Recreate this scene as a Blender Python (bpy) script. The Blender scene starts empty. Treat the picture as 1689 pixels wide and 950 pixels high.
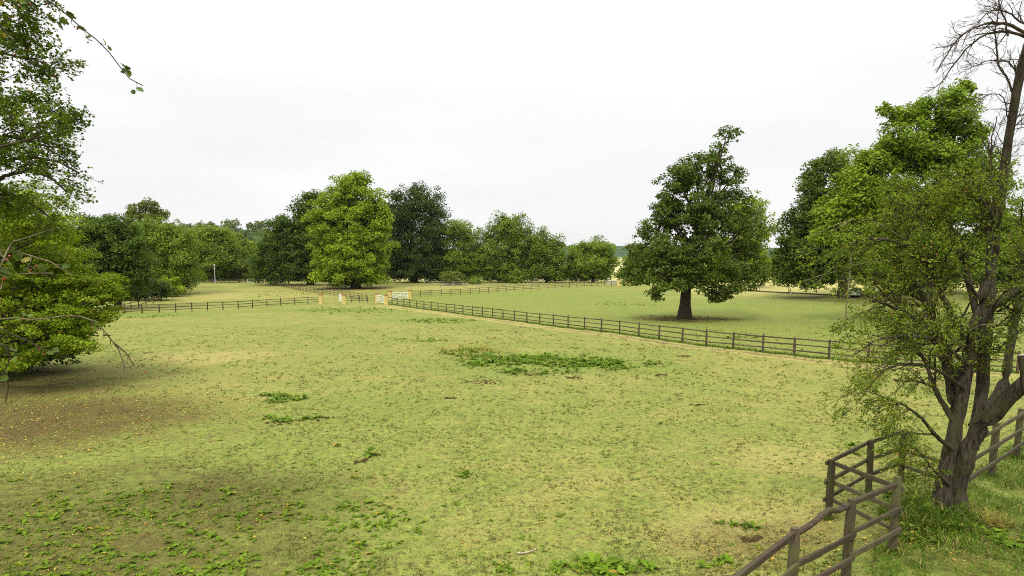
import bpy, math, random
import numpy as np
from mathutils import Vector, Matrix

rnd = random.Random(7)
RG = np.random.default_rng(11)
scene = bpy.context.scene
COL = scene.collection
R = math.radians

# ------------------------------------------------------------------ camera
CAM_Z, F_PX, PITCH = 5.5, 1000.0, math.atan(113 / 1000)
cam_d = bpy.data.cameras.new('camera')
cam = bpy.data.objects.new('camera', cam_d)
COL.objects.link(cam)
cam.location = (0, 0, CAM_Z)
cam.rotation_euler = (math.pi / 2 - PITCH, 0, 0)
cam_d.sensor_width = 36
cam_d.lens = F_PX / 1689 * 36
cam_d.shift_y = 88 / 1689
cam_d.clip_start, cam_d.clip_end = 0.1, 9000
scene.camera = cam

# ------------------------------------------------------------------ light
SUN_EL, SUN_AZ = R(52), R(205)          # azimuth clockwise from +Y: behind the camera, to the left
scene.view_settings.view_transform = 'Standard'
scene.view_settings.look = 'None'
scene.view_settings.exposure = 0.37
scene.view_settings.gamma = 1.0
scene.cycles.use_denoising = False
scene.cycles.filter_width = 1.0
world = bpy.data.worlds.new('World')
scene.world = world
world.use_nodes = True
wn, wl = world.node_tree.nodes, world.node_tree.links
wn.clear()
w_out = wn.new('ShaderNodeOutputWorld')
w_mix = wn.new('ShaderNodeMixShader')
w_b1 = wn.new('ShaderNodeBackground'); w_b1.inputs[1].default_value = 0.1
w_b2 = wn.new('ShaderNodeBackground')
w_sky = wn.new('ShaderNodeTexSky'); w_sky.sky_type = 'NISHITA'; w_sky.sun_disc = False
w_sky.sun_elevation, w_sky.sun_rotation = SUN_EL, SUN_AZ
w_tc = wn.new('ShaderNodeTexCoord')
w_sep = wn.new('ShaderNodeSeparateXYZ')
w_grad = wn.new('ShaderNodeMapRange')            # overcast sky: brighter towards the zenith
w_grad.inputs[1].default_value, w_grad.inputs[2].default_value = 0.0, 1.0
w_grad.inputs[3].default_value, w_grad.inputs[4].default_value = 0.735, 2.9
w_map = wn.new('ShaderNodeMapping'); w_map.inputs['Scale'].default_value = (1.2, 1.2, 5.0)
w_no = wn.new('ShaderNodeTexNoise'); w_no.inputs['Scale'].default_value = 1.6; w_no.inputs['Detail'].default_value = 4
w_nr = wn.new('ShaderNodeMapRange')
w_nr.inputs[1].default_value, w_nr.inputs[2].default_value = 0.3, 0.7
w_nr.inputs[3].default_value, w_nr.inputs[4].default_value = 0.94, 1.06
w_mul = wn.new('ShaderNodeMath'); w_mul.operation = 'MULTIPLY'
w_b2.inputs[0].default_value = (1.0, 0.995, 0.985, 1)
wl.new(w_tc.outputs['Generated'], w_sep.inputs[0])
w_max = wn.new('ShaderNodeMath'); w_max.operation = 'MAXIMUM'; w_max.inputs[1].default_value = 0.0
w_pow = wn.new('ShaderNodeMath'); w_pow.operation = 'POWER'; w_pow.inputs[1].default_value = 2.5
wl.new(w_sep.outputs[2], w_max.inputs[0]); wl.new(w_max.outputs[0], w_pow.inputs[0]); wl.new(w_pow.outputs[0], w_grad.inputs[0])
wl.new(w_tc.outputs['Generated'], w_map.inputs[0]); wl.new(w_map.outputs[0], w_no.inputs[0])
wl.new(w_no.outputs[0], w_nr.inputs[0])
wl.new(w_grad.outputs[0], w_mul.inputs[0]); wl.new(w_nr.outputs[0], w_mul.inputs[1])
wl.new(w_mul.outputs[0], w_b2.inputs[1])
wl.new(w_sky.outputs[0], w_b1.inputs[0])
w_mix.inputs[0].default_value = 0.94
wl.new(w_b1.outputs[0], w_mix.inputs[1]); wl.new(w_b2.outputs[0], w_mix.inputs[2])
wl.new(w_mix.outputs[0], w_out.inputs[0])

sun_d = bpy.data.lights.new('sun', 'SUN'); sun_d.energy = 1.5; sun_d.angle = R(10); sun_d.color = (1, 0.95, 0.86)
sun = bpy.data.objects.new('sun', sun_d); COL.objects.link(sun)
sdir = Vector((math.sin(SUN_AZ) * math.cos(SUN_EL), math.cos(SUN_AZ) * math.cos(SUN_EL), math.sin(SUN_EL)))
sun.rotation_euler = sdir.to_track_quat('Z', 'Y').to_euler()
sun.location = sdir * 200

# ------------------------------------------------------------------ measuring: photo pixel -> world
def ray(px, py):
    a, b = (px - 844.5) / F_PX, (563 - py) / F_PX
    return np.array([a, math.cos(PITCH) + b * math.sin(PITCH), -math.sin(PITCH) + b * math.cos(PITCH)])

def P(px, py, d):
    """the point at distance d (along world Y) seen at photo pixel px, py"""
    v = ray(px, py)
    v = v / v[1] * d
    return np.array([v[0], v[1], v[2] + CAM_Z])

def sstep(a, b, x):
    t = np.clip((x - a) / (b - a), 0, 1)
    return t * t * (3 - 2 * t)

def ground_h(x, y):
    x = np.asarray(x, float); y = np.asarray(y, float)
    t = y + 0.5 * np.maximum(x, 0)
    h = 2.7 * sstep(88, 185, t)
    s = ((x - 6.45) * .826 - (y - 10.2)) / 1.297         # the bank on the camera side of the near fence
    h = h + 0.72 * sstep(-3.0, 0.4, s) * sstep(-3, 3, x)
    h = h + 0.05 * np.sin(x * .31 + 1.3) * np.sin(y * .27) + 0.03 * np.sin(x * .83 + y * .55) + 0.02 * np.sin(x * 1.9 - y * 1.3)
    return h

_DS = np.concatenate([np.arange(3, 60, .1), np.arange(60, 420, .4)])
def G(px, py):
    """the ground point seen at photo pixel px, py"""
    v = ray(px, py); v = v / v[1]
    z = CAM_Z + v[2] * _DS
    g = z - ground_h(v[0] * _DS, _DS)
    k = np.argmax(g < 0)
    if g[k] >= 0: k = len(_DS) - 1
    a, b = _DS[max(k - 1, 0)], _DS[k]
    for _ in range(20):
        m = (a + b) / 2
        if CAM_Z + v[2] * m - float(ground_h(v[0] * m, m)) < 0: b = m
        else: a = m
    return np.array([v[0] * b, b, float(ground_h(v[0] * b, b))])

# ------------------------------------------------------------------ object helpers
def tag(o, label=None, cat=None, group=None, kind=None):
    if label: o['label'] = label
    if cat: o['category'] = cat
    if group: o['group'] = group
    if kind: o['kind'] = kind
    return o

def empty(name, loc, label, cat, group=None, rz=0):
    o = bpy.data.objects.new(name, None); COL.objects.link(o)
    o.location = Vector([float(v) for v in loc]); o.rotation_euler = (0, 0, rz)
    o.empty_display_size = 0.2
    return tag(o, label, cat, group)

def link(name, me, parent=None, mat=None):
    o = bpy.data.objects.new(name, me); COL.objects.link(o)
    if parent: o.parent = parent
    if mat and not me.materials: me.materials.append(mat)
    return o

def mesh_np(name, V, faces, mat=None, smooth=False, attrs=None):
    """faces: (n, k) array of vertex indices"""
    me = bpy.data.meshes.new(name)
    V = np.asarray(V, np.float32); faces = np.asarray(faces, np.int32)
    n, k = faces.shape
    me.vertices.add(len(V)); me.vertices.foreach_set('co', V.ravel())
    me.loops.add(n * k); me.loops.foreach_set('vertex_index', faces.ravel())
    me.polygons.add(n); me.polygons.foreach_set('loop_start', np.arange(n, dtype=np.int32) * k)
    if smooth: me.polygons.foreach_set('use_smooth', np.ones(n, bool))
    me.update(calc_edges=True)
    for an, av in (attrs or {}).items():
        a = me.attributes.new(an, 'FLOAT', 'POINT'); a.data.foreach_set('value', np.asarray(av, np.float32))
    if mat: me.materials.append(mat)
    return me

def nrm(v):
    return v / np.maximum(np.linalg.norm(v, axis=-1, keepdims=True), 1e-9)

def tubes(pts, rad, sides=6):
    """pts (N,K,3), rad (N,K) -> verts, quads"""
    N, K, _ = pts.shape
    tan = nrm(np.gradient(pts, axis=1))
    ref = np.where(np.abs(tan[..., 2:3]) > .9, np.array([1., 0, 0]), np.array([0, 0, 1.]))
    u = nrm(np.cross(tan, ref)); w = np.cross(tan, u)
    a = np.arange(sides) * 2 * math.pi / sides
    ring = u[..., None, :] * np.cos(a)[:, None] + w[..., None, :] * np.sin(a)[:, None]
    V = pts[..., None, :] + ring * rad[..., None, None]
    idx = np.arange(N * K * sides).reshape(N, K, sides)
    q = np.stack([idx[:, :-1, :], np.roll(idx, -1, 2)[:, :-1, :], np.roll(idx, -1, 2)[:, 1:, :], idx[:, 1:, :]], -1)
    return V.reshape(-1, 3), q.reshape(-1, 4)

def join(parts):
    Vs, Qs, n = [], [], 0
    for V, Q in parts:
        Vs.append(V); Qs.append(Q + n); n += len(V)
    return np.concatenate(Vs), np.concatenate(Qs)

def resample(poly, K):
    poly = np.asarray(poly, float)
    # Catmull-Rom through the points
    if len(poly) > 2:
        ext = np.concatenate([[2 * poly[0] - poly[1]], poly, [2 * poly[-1] - poly[-2]]])
        out = []
        for i in range(len(poly) - 1):
            p0, p1, p2, p3 = ext[i:i + 4]
            for t in np.linspace(0, 1, 12, endpoint=False):
                out.append(.5 * (2 * p1 + (p2 - p0) * t + (2 * p0 - 5 * p1 + 4 * p2 - p3) * t ** 2 + (3 * p1 - p0 - 3 * p2 + p3) * t ** 3))
        poly = np.array(out + [poly[-1]])
    d = np.concatenate([[0], np.cumsum(np.linalg.norm(np.diff(poly, axis=0), axis=1))])
    s = np.linspace(0, d[-1], K)
    return np.stack([np.interp(s, d, poly[:, j]) for j in range(poly.shape[1])], 1)

def leaf_quads(pos, nor, size, rng, aspect=.62, fold=.12, axis=None):
    """one folded rhombic leaf per position"""
    n = len(pos)
    ax = rng.normal(size=(n, 3)) if axis is None else axis
    ax = nrm(ax - nor * np.sum(ax * nor, 1, keepdims=True))
    sd = np.cross(nor, ax)
    s = size[:, None]
    b = pos - ax * s * .5
    t = pos + ax * s * .5
    m = pos + ax * s * .06 + nor * s * fold
    l = m - sd * s * aspect * .5
    r = m + sd * s * aspect * .5
    V = np.stack([b, l, t, r], 1).reshape(-1, 3)
    return V, np.arange(4 * n).reshape(n, 4)

# ------------------------------------------------------------------ materials
def mat_new(name):
    m = bpy.data.materials.new(name); m.use_nodes = True
    nt = m.node_tree; nt.nodes.clear()
    out = nt.nodes.new('ShaderNodeOutputMaterial')
    return m, nt, out

def N(nt, typ, **kw):
    n = nt.nodes.new(typ)
    for k, v in kw.items(): setattr(n, k, v)
    return n

def setin(n, **kw):
    for k, v in kw.items():
        n.inputs[k.replace('_', ' ')].default_value = v
    return n

def noise(nt, vec, scale, detail=4, rough=.55):
    n = N(nt, 'ShaderNodeTexNoise')
    n.inputs['Scale'].default_value = scale; n.inputs['Detail'].default_value = detail; n.inputs['Roughness'].default_value = rough
    if vec is not None: nt.links.new(vec, n.inputs['Vector'])
    return n.outputs[0]

def maprange(nt, v, a, b, c=0., d=1.):
    n = N(nt, 'ShaderNodeMapRange')
    nt.links.new(v, n.inputs[0])
    for i, x in enumerate((a, b, c, d)): n.inputs[i + 1].default_value = x
    return n.outputs[0]

def mixc(nt, fac, a, b, mode='MIX'):
    n = N(nt, 'ShaderNodeMix', data_type='RGBA', blend_type=mode)
    if isinstance(fac, (int, float)): n.inputs[0].default_value = fac
    else: nt.links.new(fac, n.inputs[0])
    for i, c in ((6, a), (7, b)):
        if isinstance(c, tuple): n.inputs[i].default_value = (*c, 1)
        else: nt.links.new(c, n.inputs[i])
    return n.outputs[2]

def math_n(nt, op, a, b=None):
    n = N(nt, 'ShaderNodeMath', operation=op)
    for i, v in enumerate((a, b)):
        if v is None: continue
        if isinstance(v, (int, float)): n.inputs[i].default_value = v
        else: nt.links.new(v, n.inputs[i])
    return n.outputs[0]

def leaf_material(name, base, alt, odd=None, odd_share=.0, clump=.35, trans=.3, rough=.5):
    """leaves: colour differs from leaf to leaf and from bough to bough"""
    m, nt, out = mat_new(name)
    geo = N(nt, 'ShaderNodeNewGeometry')
    rp = geo.outputs['Random Per Island']
    n1 = noise(nt, geo.outputs['Position'], clump, 3)
    base, alt = tuple(v * k for v, k in zip(base, (1.38, 1.38, .9))), tuple(v * k for v, k in zip(alt, (1.38, 1.38, .9)))
    c = mixc(nt, maprange(nt, n1, .32, .68), base, alt)
    v = maprange(nt, rp, 0, 1, .62, 1.38)
    vc = N(nt, 'ShaderNodeVectorMath', operation='SCALE')
    nt.links.new(c, vc.inputs[0]); nt.links.new(v, vc.inputs['Scale'])
    c = vc.outputs[0]
    if odd:
        pick = math_n(nt, 'FRACT', math_n(nt, 'MULTIPLY', rp, 57.31))
        c = mixc(nt, math_n(nt, 'LESS_THAN', pick, odd_share), c, odd)
    pb = N(nt, 'ShaderNodeBsdfPrincipled')
    pb.inputs['Roughness'].default_value = max(rough, .65); pb.inputs['Specular IOR Level'].default_value = .12
    tr = N(nt, 'ShaderNodeBsdfTranslucent')
    mx = N(nt, 'ShaderNodeMixShader'); mx.inputs[0].default_value = trans
    nt.links.new(c, pb.inputs['Base Color'])
    tc = mixc(nt, .55, c, (1.0, 1.0, .25), 'MULTIPLY')
    nt.links.new(tc, tr.inputs[0])
    nt.links.new(pb.outputs[0], mx.inputs[1]); nt.links.new(tr.outputs[0], mx.inputs[2])
    nt.links.new(mx.outputs[0], out.inputs[0])
    return m

def bark_material(name, dark, light, moss=None, scale=6.):
    m, nt, out = mat_new(name)
    tc = N(nt, 'ShaderNodeTexCoord')
    mp = N(nt, 'ShaderNodeMapping'); mp.inputs['Scale'].default_value = (1, 1, .22)
    nt.links.new(tc.outputs['Object'], mp.inputs[0])
    a = noise(nt, mp.outputs[0], scale * 2.2, 6, .65)
    b = noise(nt, tc.outputs['Object'], scale * .35, 3)
    c = mixc(nt, maprange(nt, a, .35, .66), dark, light)
    if moss: c = mixc(nt, maprange(nt, b, .46, .64, 0, .8), c, moss)
    pb = N(nt, 'ShaderNodeBsdfPrincipled'); pb.inputs['Roughness'].default_value = .9; pb.inputs['Specular IOR Level'].default_value = .15
    nt.links.new(c, pb.inputs['Base Color'])
    bu = N(nt, 'ShaderNodeBump'); bu.inputs['Strength'].default_value = .9; bu.inputs['Distance'].default_value = .05
    nt.links.new(a, bu.inputs['Height']); nt.links.new(bu.outputs[0], pb.inputs['Normal'])
    nt.links.new(pb.outputs[0], out.inputs[0])
    return m

def wood_material(name, dark, light, moss=None, top=None):
    m, nt, out = mat_new(name)
    tc = N(nt, 'ShaderNodeTexCoord'); oi = N(nt, 'ShaderNodeObjectInfo'); geo = N(nt, 'ShaderNodeNewGeometry')
    ad = N(nt, 'ShaderNodeVectorMath', operation='ADD')
    nt.links.new(tc.outputs['Object'], ad.inputs[0]); nt.links.new(oi.outputs['Random'], ad.inputs[1])
    mp = N(nt, 'ShaderNodeMapping'); mp.inputs['Scale'].default_value = (1.5, 9, 9)
    nt.links.new(ad.outputs[0], mp.inputs[0])
    a = noise(nt, mp.outputs[0], 3., 6, .6)
    b = noise(nt, geo.outputs['Position'], 2.2, 4, .6)
    c = mixc(nt, maprange(nt, a, .33, .68), dark, light)
    if moss: c = mixc(nt, maprange(nt, b, .42, .66, 0, .75), c, moss)
    v = maprange(nt, oi.outputs['Random'], 0, 1, .72, 1.25)
    vc = N(nt, 'ShaderNodeVectorMath', operation='SCALE')
    nt.links.new(c, vc.inputs[0]); nt.links.new(v, vc.inputs['Scale'])
    pb = N(nt, 'ShaderNodeBsdfPrincipled'); pb.inputs['Roughness'].default_value = .85; pb.inputs['Specular IOR Level'].default_value = .2
    nt.links.new(vc.outputs[0], pb.inputs['Base Color'])
    bu = N(nt, 'ShaderNodeBump'); bu.inputs['Strength'].default_value = .5; bu.inputs['Distance'].default_value = .01
    nt.links.new(a, bu.inputs['Height']); nt.links.new(bu.outputs[0], pb.inputs['Normal'])
    nt.links.new(pb.outputs[0], out.inputs[0])
    return m

def plain_material(name, col, rough=.6, metal=0., var=.12, scale=4., spec=.4):
    m, nt, out = mat_new(name)
    tc = N(nt, 'ShaderNodeTexCoord')
    a = noise(nt, tc.outputs['Object'], scale, 5)
    lo = tuple(v * (1 - var * 1.5) for v in col); hi = tuple(min(1, v * (1 + var)) for v in col)
    c = mixc(nt, maprange(nt, a, .3, .7), lo, hi)
    pb = N(nt, 'ShaderNodeBsdfPrincipled')
    pb.inputs['Roughness'].default_value = rough; pb.inputs['Metallic'].default_value = metal; pb.inputs['Specular IOR Level'].default_value = spec
    nt.links.new(c, pb.inputs['Base Color']); nt.links.new(pb.outputs[0], out.inputs[0])
    return m

def ground_material():
    m, nt, out = mat_new('turf')
    geo = N(nt, 'ShaderNodeNewGeometry')
    pos = geo.outputs['Position']
    def at(nm):
        n = N(nt, 'ShaderNodeAttribute', attribute_name=nm); return n.outputs['Fac']
    dry, litter, lush, straw = at('dry'), at('litter'), at('lush'), at('straw')  # litter also carries the painted shade at the lower left
    big = noise(nt, pos, .09, 4, .6)
    mid = noise(nt, pos, .55, 5, .62)
    fine = noise(nt, pos, 4.5, 5, .7)
    mic = noise(nt, pos, 22., 4, .75)
    green = mixc(nt, maprange(nt, fine, .3, .7), (.106, .146, .025), (.268, .312, .060))
    tan = mixc(nt, maprange(nt, mic, .3, .7), (.235, .205, .052), (.42, .38, .11))
    # straw-coloured dead grass among the green
    f1 = math_n(nt, 'ADD', math_n(nt, 'MULTIPLY', mid, .4), math_n(nt, 'MULTIPLY', noise(nt, pos, 2.6, 7, .8), .6))
    f1 = math_n(nt, 'ADD', f1, math_n(nt, 'MULTIPLY', math_n(nt, 'SUBTRACT', big, .5), .35))
    f1 = math_n(nt, 'ADD', f1, math_n(nt, 'MULTIPLY', dry, .4))
    f1 = math_n(nt, 'SUBTRACT', math_n(nt, 'ADD', f1, -.012), math_n(nt, 'MULTIPLY', lush, .16))
    c = mixc(nt, maprange(nt, f1, .44, .62), green, tan)
    # lush turf
    lg = mixc(nt, maprange(nt, fine, .3, .7), (.100, .158, .018), (.240, .312, .048))
    c = mixc(nt, math_n(nt, 'MULTIPLY', lush, maprange(nt, mid, .3, .6, .35, .95)), c, lg)
    # dead thatch and scuffed earth showing through in hand-sized spots
    th = noise(nt, pos, 3.4, 8, .85)
    c = mixc(nt, maprange(nt, th, .50, .60, 0, .62), c, mixc(nt, maprange(nt, mic, .35, .65), (.12, .088, .034), (.30, .245, .085)))
    # dark gaps between the blades, small bare specks
    sp = noise(nt, pos, 6.5, 8, .9)
    c = mixc(nt, maprange(nt, sp, .525, .58, 0, .85), c, (.05, .04, .015))
    sp2 = noise(nt, pos, 31., 3, .8)
    c = mixc(nt, maprange(nt, sp2, .52, .64, 0, .8), c, (.055, .065, .018))
    c = mixc(nt, math_n(nt, 'MULTIPLY', dry, maprange(nt, f1, .38, .75, .2, .85)), c, mixc(nt, maprange(nt, mic, .3, .7), (.38, .33, .11), (.58, .50, .20)))
    # bare brown earth and dead leaves, with painted shade at the lower left
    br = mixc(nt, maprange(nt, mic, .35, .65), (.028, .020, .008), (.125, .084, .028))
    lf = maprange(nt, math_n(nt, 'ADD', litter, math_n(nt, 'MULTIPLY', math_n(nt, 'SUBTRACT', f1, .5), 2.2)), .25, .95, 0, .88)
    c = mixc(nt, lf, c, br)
    # the far dry fields
    c = mixc(nt, straw, c, mixc(nt, maprange(nt, mid, .3, .7), (.36, .32, .10), (.48, .42, .17)))
    pb = N(nt, 'ShaderNodeBsdfPrincipled'); pb.inputs['Roughness'].default_value = .95; pb.inputs['Specular IOR Level'].default_value = .1
    nt.links.new(c, pb.inputs['Base Color'])
    bu = N(nt, 'ShaderNodeBump'); bu.inputs['Strength'].default_value = .8; bu.inputs['Distance'].default_value = .06
    hgt = math_n(nt, 'ADD', math_n(nt, 'MULTIPLY', fine, .7), math_n(nt, 'MULTIPLY', mic, .35))
    nt.links.new(hgt, bu.inputs['Height']); nt.links.new(bu.outputs[0], pb.inputs['Normal'])
    nt.links.new(pb.outputs[0], out.inputs[0])
    return m

M_TURF = ground_material()
M_BARK = bark_material('grey_brown_bark', (.035, .028, .02), (.12, .095, .065), (.075, .078, .035))
M_BARK_DARK = bark_material('dark_bark', (.03, .022, .016), (.10, .075, .05))
M_BARK_NEAR = bark_material('hawthorn_bark', (.016, .013, .009), (.10, .082, .056), (.055, .058, .022), scale=8.)
M_TWIG = bark_material('twig_bark', (.022, .018, .012), (.07, .055, .034), (.09, .09, .035))
M_TWIG_PALE = bark_material('lichen_twig', (.06, .05, .03), (.20, .18, .10), (.15, .16, .06))
M_FENCE = wood_material('brown_fence_wood', (.055, .038, .024), (.135, .098, .062))
M_FENCE_PALE = wood_material('silvered_fence_wood', (.20, .18, .13), (.42, .39, .30))
M_FENCE_NEAR = wood_material('mossy_fence_wood', (.036, .029, .017), (.125, .10, .058), (.10, .10, .036))
M_RAIL_DARK = wood_material('dark_rail_wood', (.032, .021, .014), (.11, .076, .052), (.08, .075, .035))
M_PILLAR = plain_material('yellow_render', (.58, .47, .16), .85, var=.18, scale=7, spec=.2)
M_COPING = plain_material('brick_coping', (.30, .16, .06), .85, var=.3, scale=9, spec=.2)
M_WHITE = plain_material('white_gate_paint', (.80, .80, .78), .5, var=.06)
M_GREY_GATE = plain_material('worn_white_gate_paint', (.62, .63, .62), .55, var=.1)
M_STEEL = plain_material('galvanised_steel', (.50, .53, .54), .45, .6, var=.1)
M_DRY_STRAW = plain_material('straw_stalk', (.42, .34, .13), .9, var=.3)

# ------------------------------------------------------------------ fence lines (feet, photo pixels)
F1_POSTS = [639, 646.7, 655.8, 666, 676, 687.3, 699.2, 711.4, 723, 736.3, 750, 763.7, 779.4, 795.5, 812.7, 830, 849, 869, 890, 913, 937, 964,
            991.6, 1021.8, 1053.5, 1087, 1125, 1165, 1209, 1258, 1310, 1367, 1431, 1504, 1586, 1678]
_f1x = [639, 711, 830, 937, 1022, 1165, 1258, 1367, 1431, 1504, 1586, 1678, 1800]
_f1y = [501.5, 511.6, 527, 541, 550.5, 571, 581, 592, 598, 604, 610, 616, 622]
F1_FEET = [G(x, np.interp(x, _f1x, _f1y)) for x in F1_POSTS]

OAK = G(1129, 525); PLANE = G(587, 475); ROAK = G(1392, 491)

# ------------------------------------------------------------------ ground sheet
def axis(lo, hi, step, out, grow=1.09):
    a = list(np.arange(lo, hi, step)); s = step
    while a[-1] < out[1]: s *= grow; a.append(a[-1] + s)
    s = step
    while a[0] > out[0]: s *= grow; a.insert(0, a[0] - s)
    return np.array(a)
gx = axis(-26, 34, .35, (-3500, 3500)); gy = axis(4, 62, .35, (-3500, 3500))
GX, GY = np.meshgrid(gx, gy)
GZ = ground_h(GX, GY)

def seg_dist(px, py, poly):
    best = np.full(px.shape, 1e9); side = np.zeros(px.shape)
    for a, b in zip(poly[:-1], poly[1:]):
        ab = b[:2] - a[:2]; L2 = ab @ ab
        t = np.clip(((px - a[0]) * ab[0] + (py - a[1]) * ab[1]) / L2, 0, 1)
        dx, dy = px - a[0] - t * ab[0], py - a[1] - t * ab[1]
        d = np.hypot(dx, dy)
        cr = ab[0] * (py - a[1]) - ab[1] * (px - a[0])
        upd = d < best
        best = np.where(upd, d, best); side = np.where(upd, np.sign(cr), side)
    return best, side

def blobs(px, py, lst):
    v = np.zeros(px.shape)
    for (cx, cy, rx, ry, w) in lst:
        q = np.hypot((px - cx) / rx, (py - cy) / ry)
        v = np.maximum(v, w * sstep(1.25, .45, q) if False else np.maximum(v, w * (1 - sstep(.35, 1.2, q))))
    return v

def gp(px, py, rx, ry, w):
    g = G(px, py); return (g[0], g[1], rx, ry, w)

d1, s1 = seg_dist(GX, GY, F1_FEET)
paddock = (s1 > 0) & (GY > 20) & (GX > -24)                       # beyond the long fence
dry = 1.0 * np.exp(-((d1 - 1.2) / .65) ** 2) * (s1 < 0)
dry = np.maximum(dry, blobs(GX, GY, [gp(335, 590, 5, 4, .22), gp(420, 487, 22, 14, .25), 
                                     gp(1260, 880, 3, 2.2, .22), gp(1330, 760, 3, 2.2, .2), gp(640, 475, 40, 14, .25), gp(1180, 490, 20, 4, .2)]))
litter = blobs(GX, GY, [gp(10, 695, 10, 6, 1.0), gp(-70, 640, 12, 9, .9), (OAK[0], OAK[1], 7.5, 6.5, .85), (PLANE[0], PLANE[1], 12, 8, .8),  # litter mask: earth and dead leaves, plus painted shade at the lower left
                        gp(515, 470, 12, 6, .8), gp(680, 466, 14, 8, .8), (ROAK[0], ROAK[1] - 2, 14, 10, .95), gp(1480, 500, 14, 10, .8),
                        gp(100, 850, 9, 5.5, .88), gp(60, 940, 7, 3.5, .9), gp(300, 830, 5, 3.4, .74), gp(330, 920, 5, 2.4, .72), gp(520, 900, 4, 2.5, .36), gp(150, 710, 9, 6, .5), gp(1250, 900, 3, 2, .35), gp(1000, 900, 4, 1.6, .25), gp(1530, 880, 1.6, 1.4, .5), gp(1300, 920, 1.5, 1.0, .35), gp(1500, 740, 2.0, 2.0, .4), gp(1660, 890, 2.6, 2.4, .7), gp(1580, 920, 2.2, 1.6, .7), gp(1600, 640, 5, 4, .5), gp(160, 900, 4, 3, .3)])  # lower-left blobs: worn earth plus painted tree shade and corner darkening
lush = .40 * paddock * (1 - sstep(120, 165, GY + .5 * np.maximum(GX, 0))) + 0
lush = np.maximum(lush, .35 * (seg_dist(GX, GY, F1_FEET)[0] < .5))
lush = np.maximum(lush, blobs(GX, GY, [gp(880, 598, 6.5, 5.5, .95), gp(1060, 606, 3.5, 2.5, .7), gp(720, 528, 7, 6, .6), gp(560, 512, 14, 5, .6), gp(150, 860, 7, 5.5, .45), gp(80, 960, 7, 5, .45), gp(330, 760, 4, 3.5, .3),
                                       gp(1640, 860, 2.8, 2.6, .6), gp(1689, 930, 3, 3, .6), gp(1560, 930, 2.2, 1.6, .6), gp(990, 935, 1.6, .8, .6),
                                       gp(250, 520, 10, 5, .5), gp(470, 485, 14, 8, .35), gp(1680, 560, 14, 10, .6), gp(560, 700, 10, 8, .2)]))
tt = GY + .5 * np.maximum(GX, 0)
straw = .6 * sstep(185, 215, tt) * (GX > -60)
gpath = G(1300, 480)
straw = np.maximum(straw, .75 * sstep(112, 126, GY + .05 * GX) * sstep(30, 44, GX))
gi = np.arange(GX.size).reshape(GX.shape)
gq = np.stack([gi[:-1, :-1], gi[:-1, 1:], gi[1:, 1:], gi[1:, :-1]], -1).reshape(-1, 4)
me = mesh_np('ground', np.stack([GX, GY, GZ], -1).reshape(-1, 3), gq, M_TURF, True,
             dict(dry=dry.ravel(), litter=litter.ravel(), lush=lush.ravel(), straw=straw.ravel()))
tag(link('ground', me), kind='structure')

# ------------------------------------------------------------------ distant hills
def hill_sheet(name, x0, x1, y0, y1, hf, mat, nx=60, ny=40):
    X, Y = np.meshgrid(np.linspace(x0, x1, nx), np.linspace(y0, y1, ny))
    Z = hf(X, Y)
    i = np.arange(X.size).reshape(X.shape)
    q = np.stack([i[:-1, :-1], i[:-1, 1:], i[1:, 1:], i[1:, :-1]], -1).reshape(-1, 4)
    tag(link(name, mesh_np(name, np.stack([X, Y, Z], -1).reshape(-1, 3), q, mat, True)), kind='structure')

def hill_material(name, wood, field, thr):
    m, nt, out = mat_new(name)
    geo = N(nt, 'ShaderNodeNewGeometry')
    a = noise(nt, geo.outputs['Position'], .004, 3); b = noise(nt, geo.outputs['Position'], .05, 5, .7)
    w = mixc(nt, maprange(nt, b, .35, .65), tuple(v * .6 for v in wood), tuple(v * 1.3 for v in wood))
    sp = N(nt, 'ShaderNodeSeparateXYZ'); nt.links.new(geo.outputs['Position'], sp.inputs[0])
    low = maprange(nt, math_n(nt, 'ADD', sp.outputs[2], math_n(nt, 'MULTIPLY', a, 30.)), thr - 6, thr + 6, 1, 0)
    c = mixc(nt, low, w, field)
    pb = N(nt, 'ShaderNodeBsdfPrincipled'); pb.inputs['Roughness'].default_value = 1; pb.inputs['Specular IOR Level'].default_value = 0
    nt.links.new(c, pb.inputs['Base Color']); nt.links.new(pb.outputs[0], out.inputs[0])
    return m

def left_hill(x, y):
    return -3 + 56 * sstep(280, 760, y) * (1 - sstep(-260, 40, x)) * (1 + .05 * np.sin(x * .013) + .03 * np.sin(x * .04 + y * .01))
hill_sheet('wooded_hill', -1400, 120, 260, 1100, left_hill, hill_material('hill_turf', (.05, .08, .02), (.2, .22, .07), 8))
def far_hill(x, y):
    r = 108 + 10 * np.sin(x * .0021 + .6) + 5 * np.sin(x * .0063)
    return -4 + r * sstep(1300, 2600, y) * (1 + .0 * x)
hill_sheet('distant_hill', -2600, 3200, 1200, 3000, far_hill, hill_material('far_hill_woods', (.045, .075, .03), (.50, .44, .22), 62), 80, 50)

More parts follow.
